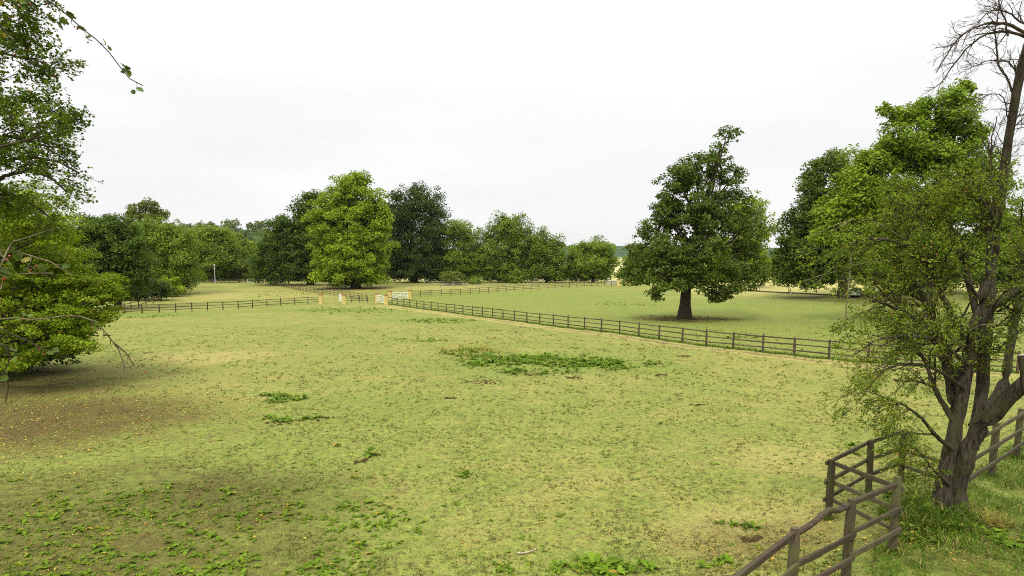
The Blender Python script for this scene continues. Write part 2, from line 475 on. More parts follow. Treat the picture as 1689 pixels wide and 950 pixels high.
# ------------------------------------------------------------------ trees
LEAF = {}
def leafmat(key):
    if key in LEAF: return LEAF[key]
    T = dict(
        plane=((.125, .195, .014), (.205, .275, .020), (.26, .27, .03), .05, .25),
        sycamore=((.105, .170, .018), (.165, .235, .026), (.22, .24, .03), .04, .25),
        oak=((.050, .080, .016), (.088, .128, .024), (.15, .14, .03), .03, .3),
        dark=((.030, .056, .013), (.054, .086, .019), None, 0, .3),
        darkleft=((.044, .080, .014), (.084, .128, .022), None, 0, .3),
        mid=((.080, .130, .018), (.135, .192, .028), None, 0, .3),
        light=((.100, .158, .020), (.155, .210, .030), None, 0, .3),
        olive=((.085, .115, .026), (.130, .145, .040), (.19, .16, .05), .06, .4),
        bush=((.100, .165, .010), (.175, .235, .014), (.35, .28, .03), .05, .8),
        hawleft=((.056, .095, .011), (.105, .155, .018), (.28, .24, .03), .04, 1.1),  # leaf greens lowered to paint in a backlit look
        hawright=((.080, .130, .013), (.150, .195, .022), (.36, .26, .03), .035, 1.2),
        willow=((.11, .165, .04), (.15, .20, .05), None, 0, .3),
    )
    b, a, o, s, c = T[key]
    LEAF[key] = leaf_material(key + '_leaves', b, a, o, s, c)
    return LEAF[key]

def crown_leaves(lobes, n, size, cs, rng, flat=.65, inner=.15, up=.55, core=.16, spars=1.):
    """leaves gathered in small clumps over the lobes of a crown; lobes: (c(3), r(3))"""
    C = np.array([l[0] for l in lobes]); Rr = np.array([l[1] for l in lobes]) * 1.06
    area = (Rr[:, 0] * Rr[:, 1] + Rr[:, 0] * Rr[:, 2] + Rr[:, 1] * Rr[:, 2])
    dens = np.array([l[2] if len(l) > 2 else 1. for l in lobes])
    prob = area / area.sum()
    ncl = int(3.2 * 4 / 3 * math.pi * area.sum() / (cs * cs * math.pi) * .45)
    ncl = max(30, min(ncl, n // 6))
    li = rng.choice(len(lobes), ncl, p=prob)
    u = nrm(rng.normal(size=(ncl, 3)))
    rr = np.where(rng.random(ncl) < inner, rng.uniform(.2, .7, ncl), rng.uniform(.72, 1.04, ncl))
    rr = np.where(rng.random(ncl) < .13, rng.uniform(1.0, 1.24, ncl), rr)      # odd sprays standing clear
    cp = C[li] + u * Rr[li] * rr[:, None]
    # drop clumps buried deep in another lobe
    q = np.min(np.linalg.norm((cp[:, None] - C[None]) / Rr[None], axis=2), axis=1)
    keep = (q > .55) | (rng.random(ncl) < .35)
    keep &= rng.random(ncl) < dens[li] * spars
    cp, u = cp[keep], u[keep]
    ncl = len(cp)
    csz = cs * np.clip(rng.lognormal(-.12, .38, ncl), .35, 1.9)
    w = csz ** 2; w /= w.sum()
    k = rng.choice(ncl, n, p=w)
    o = nrm(rng.normal(size=(n, 3))) * (rng.random(n) ** .45)[:, None]
    o[:, 2] *= flat
    o[:, 2] -= .22 * (o[:, 0] ** 2 + o[:, 1] ** 2)           # sprays hang at their rims
    pos = cp[k] + o * csz[k][:, None]
    nor = nrm(np.array([0, 0, up]) + u[k] * .45 + rng.normal(size=(n, 3)) * .5)
    sz = size * rng.uniform(.6, 1.4, n)
    nc = int(n * core)
    if nc:                                   # the inner boughs, denser and in the shade of the outer ones
        pr = area * dens ** 2; ci = rng.choice(len(lobes), nc, p=pr / pr.sum())
        pos = np.concatenate([pos, C[ci] + nrm(rng.normal(size=(nc, 3))) * Rr[ci] * (rng.random((nc, 1)) ** .5 * .78)])
        nor = np.concatenate([nor, nrm(rng.normal(size=(nc, 3)) * .6 + np.array([0, 0, .5]))])
        sz = np.concatenate([sz, size * rng.uniform(1.4, 2.4, nc)])
    return pos, nor, sz, cp

def limb_set(base, top, lobes, cp, r0, rng, twigs=140, K=7, via=None):
    """a trunk, a limb to every lobe and thin branches out to the clumps"""
    H = top - base
    parts = []
    tr = resample([base - np.array([0, 0, .15]), base * .5 + via * .5 - np.array([.15, 0, 0]), via, via * .4 + top * .6, top], 12) if via is not None else resample([base - np.array([0, 0, .15]), base + H * .3 + rng.normal(size=3) * r0 * .25, base + H * .65 + rng.normal(size=3) * r0 * .5, top], 12)
    s = np.linspace(0, 1, 12)
    rad = r0 * (1 - .82 * s) * (1 + .45 * np.exp(-s * 24))
    parts.append(tubes(tr[None], rad[None], 10))
    limbs = []
    for c, r in [(l[0], l[1]) for l in lobes]:
        t = np.clip((c[2] - r[2] * .6 - base[2]) / max(H[2], .1) * .78, .27, .92) * rng.uniform(.85, 1.)
        a = np.array([np.interp(t, s, tr[:, j]) for j in range(3)])
        mid = (a + c) / 2 + np.array([0, 0, -.08 * np.linalg.norm(c - a)]) + rng.normal(size=3) * .06 * np.linalg.norm(c - a)
        pl = resample([a, mid, c + np.array([0, 0, r[2] * .35])], K)
        limbs.append(pl)
        rr = r0 * .42 * (1 - t * .5)
        parts.append(tubes(pl[None], np.linspace(rr, rr * .22, K)[None], 6))
    C = np.array([l[-1] for l in limbs])
    if twigs and len(cp):
        k = rng.choice(len(cp), min(twigs, len(cp)), replace=False)
        e = cp[k]; li = np.argmin(np.linalg.norm(e[:, None] - C[None], axis=2), axis=1)
        st = np.array([limbs[i][rng.integers(K // 2, K)] for i in li])
        m = (st + e) / 2 + rng.normal(size=e.shape) * .08 * np.linalg.norm(e - st, axis=1, keepdims=True)
        pts = np.stack([st, (st + m) / 2 * .5 + m * .5, e], 1)
        rr = r0 * .085
        parts.append(tubes(pts, np.tile(np.array([rr, rr * .7, rr * .3]), (len(k), 1)), 4))
    return join(parts)

def tree(name, label, base, lobes, n, size, mat, r0, top=None, cs=None, bark=None, seed=0, group=None, cat='tree', aspect=.72, twigs=140, via=None, **kw):
    rng = np.random.default_rng(seed + 100)
    base = np.asarray(base, float)
    root = empty(name, base, label, cat, group)
    L = [(np.asarray(l[0]) - base, np.asarray(l[1])) + tuple(l[2:]) for l in lobes]
    W = np.mean([l[1][0] for l in L])
    cs = cs or W * .33
    pos, nor, sz, cp = crown_leaves(L, n, size, cs, rng, **kw)
    ok = pos[:, 2] > .1
    V, Q = leaf_quads(pos[ok], nor[ok], sz[ok], rng, aspect)
    link('crown', mesh_np('crown', V, Q, leafmat(mat)), root)
    if top is None:
        tp = max(L, key=lambda l: l[0][2])[0]
        top = np.array([tp[0] * .5, tp[1] * .5, tp[2]])
    else: top = np.asarray(top) - base
    V, Q = limb_set(np.zeros(3), top, L, cp, r0, rng, twigs, via=None if via is None else np.asarray(via) - base)
    link('trunk', mesh_np('trunk', V, Q, bark or M_BARK_DARK, True), root)
    return root

def px_lobes(spec, d, deep=1.0):
    """spec: (px, py, rx, ry[, depth offset[, density]]) at distance d"""
    out = []
    for s in spec:
        px, py, rx, ry = s[:4]
        off = s[4] if len(s) > 4 else 0
        c = P(px, py, d + off)
        k = (d + off) / F_PX
        out.append((c, np.array([rx * k, max(rx, ry) * .9 * k * deep, ry * k])) + ((s[5],) if len(s) > 5 else ()))
    return out

# --- the bright plane at the crossing of the fences
pd = PLANE[1]
tree('plane_tree', 'big bright yellow-green tree standing alone behind the gates with short stout trunk', PLANE,
     px_lobes([(578, 312, 30, 24), (592, 300, 18, 14), (548, 342, 28, 26), (612, 340, 26, 26), (527, 362, 18, 20), (575, 360, 42, 36), (618, 385, 25, 34), (545, 395, 28, 26, 0, .8),
               (572, 405, 26, 26, -5), (580, 430, 44, 30, -2), (542, 442, 24, 20, -3), (612, 435, 24, 26), (560, 458, 34, 12, -3), (610, 457, 26, 12, -2), (590, 380, 40, 36, 2), (630, 360, 14, 26), (533, 425, 16, 14)], pd),
     62000, .42, 'plane', .95, top=P(580, 325, pd), cs=1.35, seed=1, aspect=.8)
# --- oak in the right paddock
od = OAK[1]
tree('oak_tree', 'lone dark oak in the right paddock with a leafy tuft rising above its crown', OAK,
     px_lobes([(1199, 226, 17, 14, 0, .75), (1191, 240, 10, 8, 0, .5), (1150, 277, 36, 20), (1184, 270, 22, 22), (1118, 292, 27, 22, 0, .85), (1208, 300, 16, 24, 0, .7), (1145, 325, 45, 30), (1102, 330, 20, 22, 0, .8),
               (1205, 345, 32, 30), (1234, 378, 24, 26, 0, .7), (1150, 375, 55, 30), (1080, 383, 26, 20, 0, .85), (1098, 355, 26, 22, 0, .85), (1070, 402, 26, 20), (1125, 445, 40, 24, 3), (1062, 420, 30, 24, 0, .9), (1105, 420, 38, 26, -3), (1160, 420, 42, 30, -4), (1225, 425, 34, 28, 0, .85),
               (1050, 447, 22, 18), (1090, 458, 38, 20, -4), (1145, 462, 36, 16, -3), (1200, 460, 40, 20, -2), (1085, 484, 16, 10, -3, .8), (1185, 486, 22, 9, -2, .8), (1240, 452, 24, 18)], od),
     64000, .255, 'oak', .66, top=P(1190, 238, od), via=P(1139, 420, od), cs=.68, seed=2, bark=M_BARK_DARK, twigs=300, inner=.25, core=.03, spars=.85)
# --- trees of the middle belt
def belt(name, label, bx, by, spec, n, size, mat, r0, seed, d=None, **kw):
    b = G(bx, by)
    if d is not None:
        b = P(bx, by, d); b[2] = float(ground_h(b[0], b[1]))
    return tree(name, label, b, px_lobes(spec, b[1]), n, size, mat, r0, seed=seed, **kw)
belt('oak_tree', 'very dark broad tree to the left of the bright yellow-green tree', 512, 470,
     [(512, 328, 17, 13), (502, 352, 22, 20), (465, 370, 19, 15), (492, 385, 36, 24), (456, 395, 24, 18), (438, 425, 24, 24), (486, 425, 42, 32), (520, 400, 22, 40), (430, 447, 18, 16), (470, 452, 35, 13), (515, 445, 22, 16)],
     36000, .42, 'darkleft', .8, 3, cs=1.5)
belt('chestnut_tree', 'tall blackish-green rounded tree to the right of the bright yellow-green tree', 684, 466,
     [(690, 330, 33, 25), (655, 326, 13, 14, 0, .8), (715, 352, 19, 22), (668, 358, 32, 26), (702, 385, 28, 26), (660, 405, 28, 32), (692, 420, 34, 30), (712, 430, 18, 20), (650, 440, 20, 22), (690, 448, 36, 14), (650, 375, 20, 25), (640, 342, 8, 10, 0, .8)],
     40000, .42, 'dark', .9, 4, cs=1.7)
belt('field_maple', 'pale green spreading tree right of the tall blackish-green tree, shrub at its foot', 752, 466,
     [(748, 378, 28, 15), (735, 400, 20, 24), (775, 395, 26, 22), (758, 425, 36, 26), (732, 438, 16, 20), (785, 430, 20, 24), (760, 448, 34, 14)],
     28000, .36, 'light', .5, 5, cs=1.4)
belt('oak_tree', 'tallest tree of the middle row with two leafy tufts on top', 838, 466,
     [(832, 361, 11, 9, 0, .8), (853, 359, 12, 9, 0, .8), (843, 368, 16, 9), (835, 378, 30, 17), (812, 398, 25, 22), (860, 392, 26, 20), (838, 425, 44, 28), (880, 400, 14, 14), (870, 430, 24, 24), (800, 430, 18, 22), (835, 448, 40, 14)],
     32000, .40, 'mid', .6, 6, cs=1.5)
belt('ash_tree', 'mid green tree in the middle row, lower than the tufted tree on its left', 902, 466,
     [(893, 398, 20, 18), (915, 412, 18, 17), (885, 425, 18, 24), (910, 435, 26, 22), (900, 448, 28, 13)],
     16000, .40, 'mid', .4, 7, cs=1.3)
belt('field_maple', 'rounded light green tree ending the middle row beside the far right gate', 978, 466,
     [(988, 407, 25, 12), (958, 416, 22, 14), (1003, 424, 13, 15), (978, 434, 36, 18), (945, 436, 15, 17), (1000, 444, 17, 13), (965, 449, 30, 12)],
     22000, .40, 'light', .45, 8, cs=1.3)
belt('shrub', 'rounded olive shrub at the foot of the pale green spreading tree', 748, 470, [(748, 458, 17, 11), (740, 462, 10, 7), (758, 461, 10, 8)], 3500, .3, 'olive', .12, 9, cat='shrub', twigs=30)
belt('shrub', 'small pale conical shrub under the tallest tree of the middle row', 852, 468, [(852, 460, 10, 8), (853, 450, 5, 7)], 2200, .3, 'light', .1, 10, cat='shrub', twigs=20)
belt('shrub', 'low bright shrub between the olive shrub and the pale conical shrub', 782, 469, [(780, 464, 9, 5), (788, 465, 6, 4)], 1400, .28, 'light', .08, 11, cat='shrub', twigs=20)

for bx, spec, mt, lab in ((745, [(735, 452, 30, 13), (765, 450, 26, 15), (720, 448, 18, 15)], 'dark', 'dark hedge tree behind the shrubs right of the tall blackish-green tree'),
                          (850, [(815, 450, 28, 15), (850, 448, 30, 17), (880, 451, 24, 13)], 'darkleft', 'dark hedge tree closing the gap under the tallest middle tree'),
                          (950, [(915, 452, 24, 12), (948, 450, 26, 13), (985, 453, 24, 10)], 'dark', 'dark hedge tree at the foot of the rounded light green tree'),
                          (600, [(560, 448, 30, 16), (610, 446, 34, 18), (650, 448, 30, 15)], 'dark', 'dark hedge tree filling the view behind the bright plane'),
                          (455, [(430, 450, 26, 14), (460, 448, 28, 17), (490, 452, 26, 13)], 'dark', 'dark hedge tree right of the far left gate under the woods'),
                          (350, [(322, 452, 20, 12), (350, 450, 26, 14), (382, 453, 22, 11)], 'dark', 'dark hedge tree behind the far fence and lamp post')):
    belt('hedgerow_tree', lab, bx, 463, spec, 7000, .45, mt, .25, 300 + bx, d=203, cs=1.3, twigs=40)

# --- left woodland edge
belt('hedgerow_tree', 'dark green bushy tree at the near end of the left woodland edge', 195, 500,
     [(158, 372, 30, 16), (195, 382, 32, 22), (140, 395, 24, 24), (165, 415, 36, 30), (215, 415, 30, 28), (195, 445, 40, 28), (150, 450, 30, 30), (225, 455, 22, 24), (190, 478, 30, 18)], 36000, .27, 'darkleft', .5, 20, d=92, cs=1.0)
belt('hedgerow_tree', 'soft pale green tree leaning over the left field behind the dark bushy tree', 268, 490,
     [(240, 378, 28, 16), (275, 380, 28, 16), (292, 402, 30, 26), (255, 405, 30, 28), (285, 430, 34, 26), (305, 440, 18, 28), (262, 445, 32, 30), (300, 462, 18, 14), (250, 470, 24, 18)], 34000, .32, 'light', .5, 21, d=128, cs=1.3)
belt('ash_tree', 'thin-crowned ash with bare twigs showing above the left woodland edge', 240, 490,
     [(222, 345, 17, 10, 0, .5), (250, 340, 18, 9, 0, .5), (265, 352, 12, 9, 0, .5), (238, 358, 26, 12, 0, .6), (235, 385, 24, 18)], 9000, .32, 'olive', .45, 22, d=140, cs=.9, twigs=200)
belt('hedgerow_tree', 'broad tree with fresh green dome behind the thin grey lamp post', 352, 467,
     [(350, 386, 28, 13), (335, 402, 26, 20), (368, 404, 24, 20), (352, 425, 34, 24), (325, 432, 20, 24), (382, 425, 16, 20), (345, 446, 30, 12, 4)], 26000, .4, 'light', .5, 23, d=182, cs=1.5)
belt('hedgerow_tree', 'dark green round tree behind the right shoulder of the fresh green dome', 388, 462, [(388, 395, 14, 12), (382, 412, 16, 16), (396, 420, 14, 20)], 8000, .5, 'mid', .4, 24, d=215, cs=1.3)
belt('hedgerow_tree', 'yellow-green tree in the dip left of the very dark broad tree', 415, 462, [(414, 408, 13, 10), (410, 425, 16, 18), (425, 435, 12, 16)], 8000, .5, 'plane', .4, 25, d=230, cs=1.3)
belt('hedgerow_tree', 'brownish olive thicket beside the far left gate', 395, 466, [(392, 440, 18, 16), (405, 448, 16, 12), (380, 450, 12, 12)], 8000, .38, 'olive', .3, 26, d=186, cs=1.0)
belt('shrub', 'yellow-tinged shrub spilling over the left field fence', 283, 489, [(281, 470, 17, 14), (272, 478, 14, 10), (293, 480, 11, 8)], 6000, .24, 'plane', .12, 27, d=122, cat='shrub', twigs=40)
belt('hedgerow_tree', 'dark low thicket under the pale leaning tree along the left fence', 240, 498, [(238, 468, 22, 18), (222, 480, 18, 14), (260, 478, 16, 14)], 9000, .28, 'dark', .3, 28, d=112, cs=1.0)
# --- right group
belt('oak_tree', 'large dark tree with low spreading boughs shading a parked car', 1392, 491,
     [(1368, 272, 28, 16), (1402, 295, 32, 26), (1342, 296, 18, 13, 0, .8), (1348, 325, 28, 22), (1325, 360, 24, 22), (1362, 362, 42, 34), (1303, 398, 24, 24), (1350, 410, 46, 32), (1292, 432, 22, 20), (1328, 448, 36, 17),
      (1405, 415, 46, 40), (1440, 380, 40, 46), (1445, 440, 36, 20), (1290, 462, 12, 7, 0, .8), (1345, 462, 30, 8)], 50000, .38, 'oak', .78, 30, cs=1.3, twigs=200)
belt('sycamore_tree', 'tall bright green tree with wind-swept top behind the near hawthorn', 1530, 500,
     [(1596, 146, 17, 8, 0, .7), (1575, 165, 30, 15, 0, .85), (1530, 172, 22, 12, 0, .7), (1458, 178, 14, 12, 0, .7), (1492, 190, 26, 17, 0, .85), (1560, 205, 42, 24), (1602, 230, 26, 26, 0, .85), (1490, 238, 44, 28), (1545, 262, 54, 32), (1442, 268, 34, 24),
      (1412, 305, 34, 24), (1382, 345, 30, 24), (1455, 325, 54, 34), (1535, 340, 54, 36), (1362, 378, 24, 18), (1405, 390, 44, 28), (1480, 400, 56, 36), (1590, 320, 36, 46), (1560, 420, 56, 40), (1640, 380, 36, 50), (1640, 280, 26, 40, 0, .6)],
     70000, .29, 'sycamore', .42, 31, d=68, cs=.95, twigs=220, up=.7)
belt('lime_tree', 'fresh green tree showing to the right of and behind the lone paddock oak', 1216, 474,
     [(1240, 335, 22, 18, 0, .6), (1258, 365, 18, 24, 0, .6), (1220, 360, 26, 30), (1250, 400, 24, 26, 0, .8), (1215, 410, 34, 34), (1235, 436, 36, 16), (1190, 430, 26, 24)], 24000, .34, 'plane', .6, 32, cs=1.1, spars=.8)
belt('hedgerow_tree', 'dark tree of the far hedge between the paddock oak and the large dark tree', 1262, 468, [(1258, 440, 22, 16), (1278, 446, 20, 14), (1240, 448, 18, 13)], 8000, .42, 'mid', .3, 33, d=185, cs=1.2)
belt('hedgerow_tree', 'far dark hedge tree just right of the paddock oak trunk', 1190, 467, [(1180, 448, 22, 13), (1205, 446, 20, 14), (1160, 450, 18, 12)], 8000, .42, 'dark', .3, 34, d=190, cs=1.2)
belt('hedgerow_tree', 'low green tree at the gap left of the paddock oak', 1050, 466, [(1045, 438, 18, 18), (1062, 446, 16, 14), (1030, 452, 10, 9)], 8000, .42, 'light', .3, 35, d=190, cs=1.2)
belt('hedgerow_tree', 'shadowed tree closing the view under the large dark tree at right', 1330, 470, [(1320, 450, 26, 13), (1360, 448, 26, 15), (1395, 448, 24, 15)], 8000, .42, 'mid', .3, 36, d=175, cs=1.3)
belt('hedgerow_tree', 'dark tree standing behind the near hawthorn stems', 1500, 480, [(1460, 440, 40, 26), (1520, 435, 50, 30), (1590, 430, 50, 34), (1500, 465, 60, 12)], 16000, .36, 'dark', .5, 37, d=110, cs=1.3)
belt('hedgerow_tree', 'dark leafy tree at the right edge behind the tall bare stem', 1660, 490, [(1640, 420, 40, 40), (1690, 400, 50, 50), (1720, 440, 50, 30), (1660, 455, 50, 18)], 18000, .34, 'oak', .5, 38, d=95, cs=1.2)

# --- woods on the far left hill: one mass
def far_woods():
    rng = np.random.default_rng(5)
    n = 900
    x = rng.uniform(-1100, -60, n); y = rng.uniform(290, 900, n)
    z = left_hill(x, y)
    ok = (z > 2) & (x / y > -1.2)
    x, y, z = x[ok], y[ok], z[ok]
    Ps, Ns, Ss = [], [], []
    for i in range(len(x)):
        h = rng.uniform(8, 15); k = 150
        u = nrm(rng.normal(size=(k, 3))); u[:, 2] = np.abs(u[:, 2]) * 1.1 - .1
        rr = np.array([h * .42, h * .42, h * .55]) * (1 + .25 * np.sin(u[:, :1] * 5 + i) * np.sin(u[:, 1:2] * 4 + i * 2))
        Ps.append(np.array([x[i], y[i], z[i] + h * .35]) + u * rr * rng.uniform(.8, 1.05, (k, 1)))
        Ns.append(nrm(u + rng.normal(size=(k, 3)) * .5)); Ss.append(rng.uniform(1.2, 2.6, k))
    V, Q = leaf_quads(np.concatenate(Ps), np.concatenate(Ns), np.concatenate(Ss), rng, .8)
    tag(link('hill_woods', mesh_np('hill_woods', V, Q, leaf_material('hill_wood_leaves', (.040, .070, .028), (.105, .135, .045), None, 0, .035))), kind='stuff')
far_woods()

# ------------------------------------------------------------------ timber pieces
def beam_mesh(name, seed, L=1., rough=.05, nseg=6, taper_top=False, mat=None):
    """a sawn timber of unit length along X, unit section, with worn uneven edges"""
    r = np.random.default_rng(seed)
    xs = np.linspace(-.5, .5, nseg + 1)
    sec = np.array([(-.5, -.38), (-.38, -.5), (.38, -.5), (.5, -.38), (.5, .38), (.38, .5), (-.38, .5), (-.5, .38)])
    V, Q = [], []
    for i, x in enumerate(xs):
        s = sec * (1 + r.normal() * rough) + r.normal(size=(8, 2)) * rough * .5
        if taper_top and i == nseg: s = s * .86
        for a, b in s: V.append((x, a, b))
    for i in range(nseg):
        for j in range(8):
            Q.append((i * 8 + j, i * 8 + (j + 1) % 8, (i + 1) * 8 + (j + 1) % 8, (i + 1) * 8 + j))
    V.append((xs[0], 0, 0)); V.append((xs[-1] + (.012 if taper_top else 0), 0, 0))
    F = [list(q) for q in Q]
    for j in range(8):
        F.append([len(V) - 2, (j + 1) % 8, j]); F.append([len(V) - 1, nseg * 8 + j, nseg * 8 + (j + 1) % 8])
    me = bpy.data.meshes.new(name); me.from_pydata(V, [], F); me.update()
    me.materials.append(mat)
    return me

class Timber:
    def __init__(self, mat, rough=.06, n=4, nseg=2):
        self.post = [beam_mesh('post', k, rough=rough, nseg=max(nseg, 2), taper_top=True, mat=mat) for k in range(n)]
        self.rail = [beam_mesh('rail', 20 + k, rough=rough * 1.2, nseg=nseg, mat=mat) for k in range(n)]
T_FENCE = Timber(M_FENCE); T_PALE = Timber(M_FENCE_PALE); T_NEAR = Timber(M_FENCE_NEAR, .05, 5, 7)
T_NEARDARK = Timber(M_RAIL_DARK, .06, 4, 7)

def place_beam(name, me, root, a, b, w, h, up=Vector((0, 0, 1))):
    """me stretched from a to b (world), w wide and h tall, as a part of root"""
    a, b = Vector([float(v) for v in a]), Vector([float(v) for v in b])
    x = (b - a); L = x.length; x.normalize()
    if abs(x.z) > .9: up = Vector((0, 1, 0))
    y = up.cross(x).normalized(); z = x.cross(y)
    o = bpy.data.objects.new(name, me); COL.objects.link(o); o.parent = root
    M = Matrix((x * L, y * w, z * h)).transposed().to_4x4()
    M.translation = (a + b) / 2 - root.location
    o.matrix_local = M
    return o

def fence(label, feet, tim=T_FENCE, height=1.25, rails=(.36, .74, 1.13), pw=.12, rh=.085, rt=.045, skip=(), off=.075, group=None, lean=.03, rail_skip=()):
    feet = [np.asarray(f) for f in feet]
    root = empty('post_and_rail_fence', feet[0], label, 'fence', group)
    tops = []
    for i, f in enumerate(feet):
        h = height * rnd.uniform(.95, 1.06)
        dx, dy = rnd.gauss(0, lean), rnd.gauss(0, lean)
        t = f + np.array([dx, dy, h])
        if i not in skip:
            place_beam('post', rnd.choice(tim.post), root, f - np.array([0, 0, .25]), t, pw * rnd.uniform(.9, 1.1), pw * rnd.uniform(.9, 1.1))
        tops.append(t)
    for i in range(len(feet) - 1):
        a, b = feet[i], feet[i + 1]
        d = b - a; n = np.array([-d[1], d[0], 0]); n = n / np.linalg.norm(n)
        if n @ np.array([0, -1, 0]) < 0: n = -n                       # rails on the camera's side
        for k, rz in enumerate(rails):
            if (i, k) in rail_skip: continue
            j0, j1 = rnd.uniform(-.025, .025), rnd.uniform(-.025, .025)
            e = nrm(d) * .04
            pa = a + n * off + np.array([0, 0, rz + j0]) + e * .2; pb = b + n * off + np.array([0, 0, rz + j1]) - e * .2
            place_beam('rail', rnd.choice(tim.rail), root, pa, pb, rt, rh * rnd.uniform(.85, 1.15))
    return root

def feet_px(xs, ax, ay):
    return [G(x, np.interp(x, ax, ay)) for x in xs]

fence('long brown post-and-rail fence running from the middle gateway across to the near hawthorn', F1_FEET)
fence('brown post-and-rail fence from the open gateway left across the field to the wood', feet_px(
    [205.6, 234.6, 262.8, 289.9, 316.8, 342.4, 368, 393, 416.8, 440.3, 463.2, 486.2, 508, 526], [205, 290, 393, 440, 508, 526], [518, 514.6, 509.8, 506, 501.5, 500.5]))
fence('weathered rail fence along the edge of the left wood, half under the bushes', feet_px(
    [186, 196, 206, 217, 229, 241, 253, 264, 275, 285, 293], [186, 205, 230, 260, 293], [521, 515, 508, 498, 490]), rails=(.5, 1.05))
fence('far rail fence between the left wood and the far left gate', feet_px([312, 324, 338, 351, 365, 379, 394, 408], [312, 408], [466.5, 467.5]), rails=(.4, .8, 1.15))
fence('fence slanting from the far left gate towards the bright plane tree and the gateway', feet_px(
    list(np.concatenate([np.linspace(438, 500, 17), np.linspace(505, 604, 16)])), [438, 470, 500, 545, 575, 604], [468.3, 474, 480.5, 487, 491.5, 495.5]))
fence('short rail fence between the open gateway and the small half-shut gate', feet_px([570, 580, 593, 606, 618], [570, 618], [499, 498.3]))
_p = [679, 693.7, 710.7, 727.7, 743.7, 760, 775.7, 791.3, 806, 821, 835, 849, 862.7, 876.3, 889.3, 902.6, 915.4, 927.3, 939.2, 951.6, 963.3, 975, 986.4, 997.5, 1008.5, 1018]
fence('long back fence of the right paddock from closed white gate to far right gate', feet_px(
    _p, [679, 711, 760, 835, 902, 951, 1018], [490, 488.2, 486, 480.6, 477, 473.7, 471.8]))
fence('low silvery pale rail fence behind the middle fence, below the middle trees', feet_px([727, 747, 768, 789, 810, 832, 854, 877, 899], [727, 899], [475, 473.2]), T_PALE, height=1.0, rails=(.5, .88), pw=.1)
fence('dark rail fence beyond the far right gate opening', feet_px([1021, 1031, 1041, 1052, 1064, 1077, 1090], [1021, 1090], [469.6, 470]), height=1.3)
fence('old rails standing among the tall weeds under the middle trees', feet_px([700, 716, 732, 748, 764], [700, 764], [471.5, 470.5]), T_PALE, height=1.1, rails=(.55, .95), pw=.1)

# thin stakes of the electric fence and the wire between them
def stake_line(label, px, ax, ay, h, w, mat_t, wires, spare=()):
    feet = feet_px(px, ax, ay)
    root = empty('electric_fence', feet[0], label, 'fence')
    tp = []
    for f in feet:
        place_beam('stake', mat_t.post[0], root, f - np.array([0, 0, .15]), f + np.array([rnd.gauss(0, .03), 0, h]), w, w)
    for wz in wires:
        pts = np.array([f + np.array([0, 0, wz]) for f in feet]) - feet[0]
        V, Q = tubes(pts[None], np.full((1, len(pts)), .006), 4)
        link('wire', mesh_np('wire', V, Q, M_STEEL), root)
T_STAKE = Timber(plain_material('pale_stake', (.33, .36, .22), .7))
stake_line('row of thin pale electric-fence stakes crossing the right paddock behind the lone oak', [899, 928, 959, 987, 1012, 1041, 1077, 1112, 1148, 1185, 1212, 1238, 1263, 1289, 1318, 1347, 1390, 1440],
           [899, 959, 1041, 1077, 1185, 1289, 1347, 1440], [482, 487, 493, 497, 502, 508.5, 511.5, 516], 1.15, .025, T_STAKE, (.55, 1.0))
stake_line('tall posts with wire along the grey path at the right', [1253, 1300, 1347, 1378, 1440], [1253, 1300, 1347, 1440], [481.5, 484, 486, 490], 1.55, .07, T_FENCE, (.7, 1.35))

# ------------------------------------------------------------------ path and its timber edging, right
def path_strip():
    c = [G(x, y) for x, y in ((1195, 476.5), (1230, 479), (1270, 481.5), (1310, 483.5), (1350, 485.5), (1395, 488), (1450, 491), (1520, 495))]
    V, F = [], []
    for i, p in enumerate(c):
        d = c[min(i + 1, len(c) - 1)] - c[max(i - 1, 0)]
        n = np.array([-d[1], d[0], 0]); n /= np.linalg.norm(n)
        for s in (-1.2, 0, 1.2):
            q = p + n * s; q[2] = float(ground_h(q[0], q[1])) + .06
            V.append(q)
        for s in (-1.25, 1.25):
            q = p + n * s; q[2] = float(ground_h(q[0], q[1])) - .1
            V.append(q)
    for i in range(len(c) - 1):
        a, b = i * 5, i * 5 + 5
        for u, v in ((3, 0), (0, 1), (1, 2), (2, 4)):
            F.append((a + u, a + v, b + v, b + u))
    me = mesh_np('path', np.array(V), np.array(F), plain_material('path_gravel', (.36, .32, .26), .9, scale=3))
    tag(link('path', me), kind='structure')
    root = empty('timber_edging', c[0], 'low dark timber edging along the near side of the grey path', 'edging')
    for a, b in zip(c[:-1], c[1:]):
        d = nrm(b - a); n = np.array([-d[1], d[0], 0]); n = n if n[1] < 0 else -n
        place_beam('board', T_FENCE.rail[0], root, a + n * 1.32 + np.array([0, 0, .08]), b + n * 1.32 + np.array([0, 0, .08]), .06, .26)
path_strip()
for i, (x, y, lab) in enumerate(((1206, 480, 'short dark bollard by the path just right of the paddock oak'), (1303, 484, 'short dark bollard beside the path in the middle of the open gap'),
                                 (1381, 487, 'short dark bollard beside the trunk of the large dark tree'))):
    g = G(x, y)
    r = empty('bollard', g, lab, 'bollard', 'bollards along the grey path')
    place_beam('shaft', T_FENCE.post[i], r, g - np.array([0, 0, .2]), g + np.array([0, 0, .85]), .16, .16)
    place_beam('cap', T_FENCE.rail[i], r, g + np.array([-.1, 0, .89]), g + np.array([.1, 0, .89]), .2, .07)

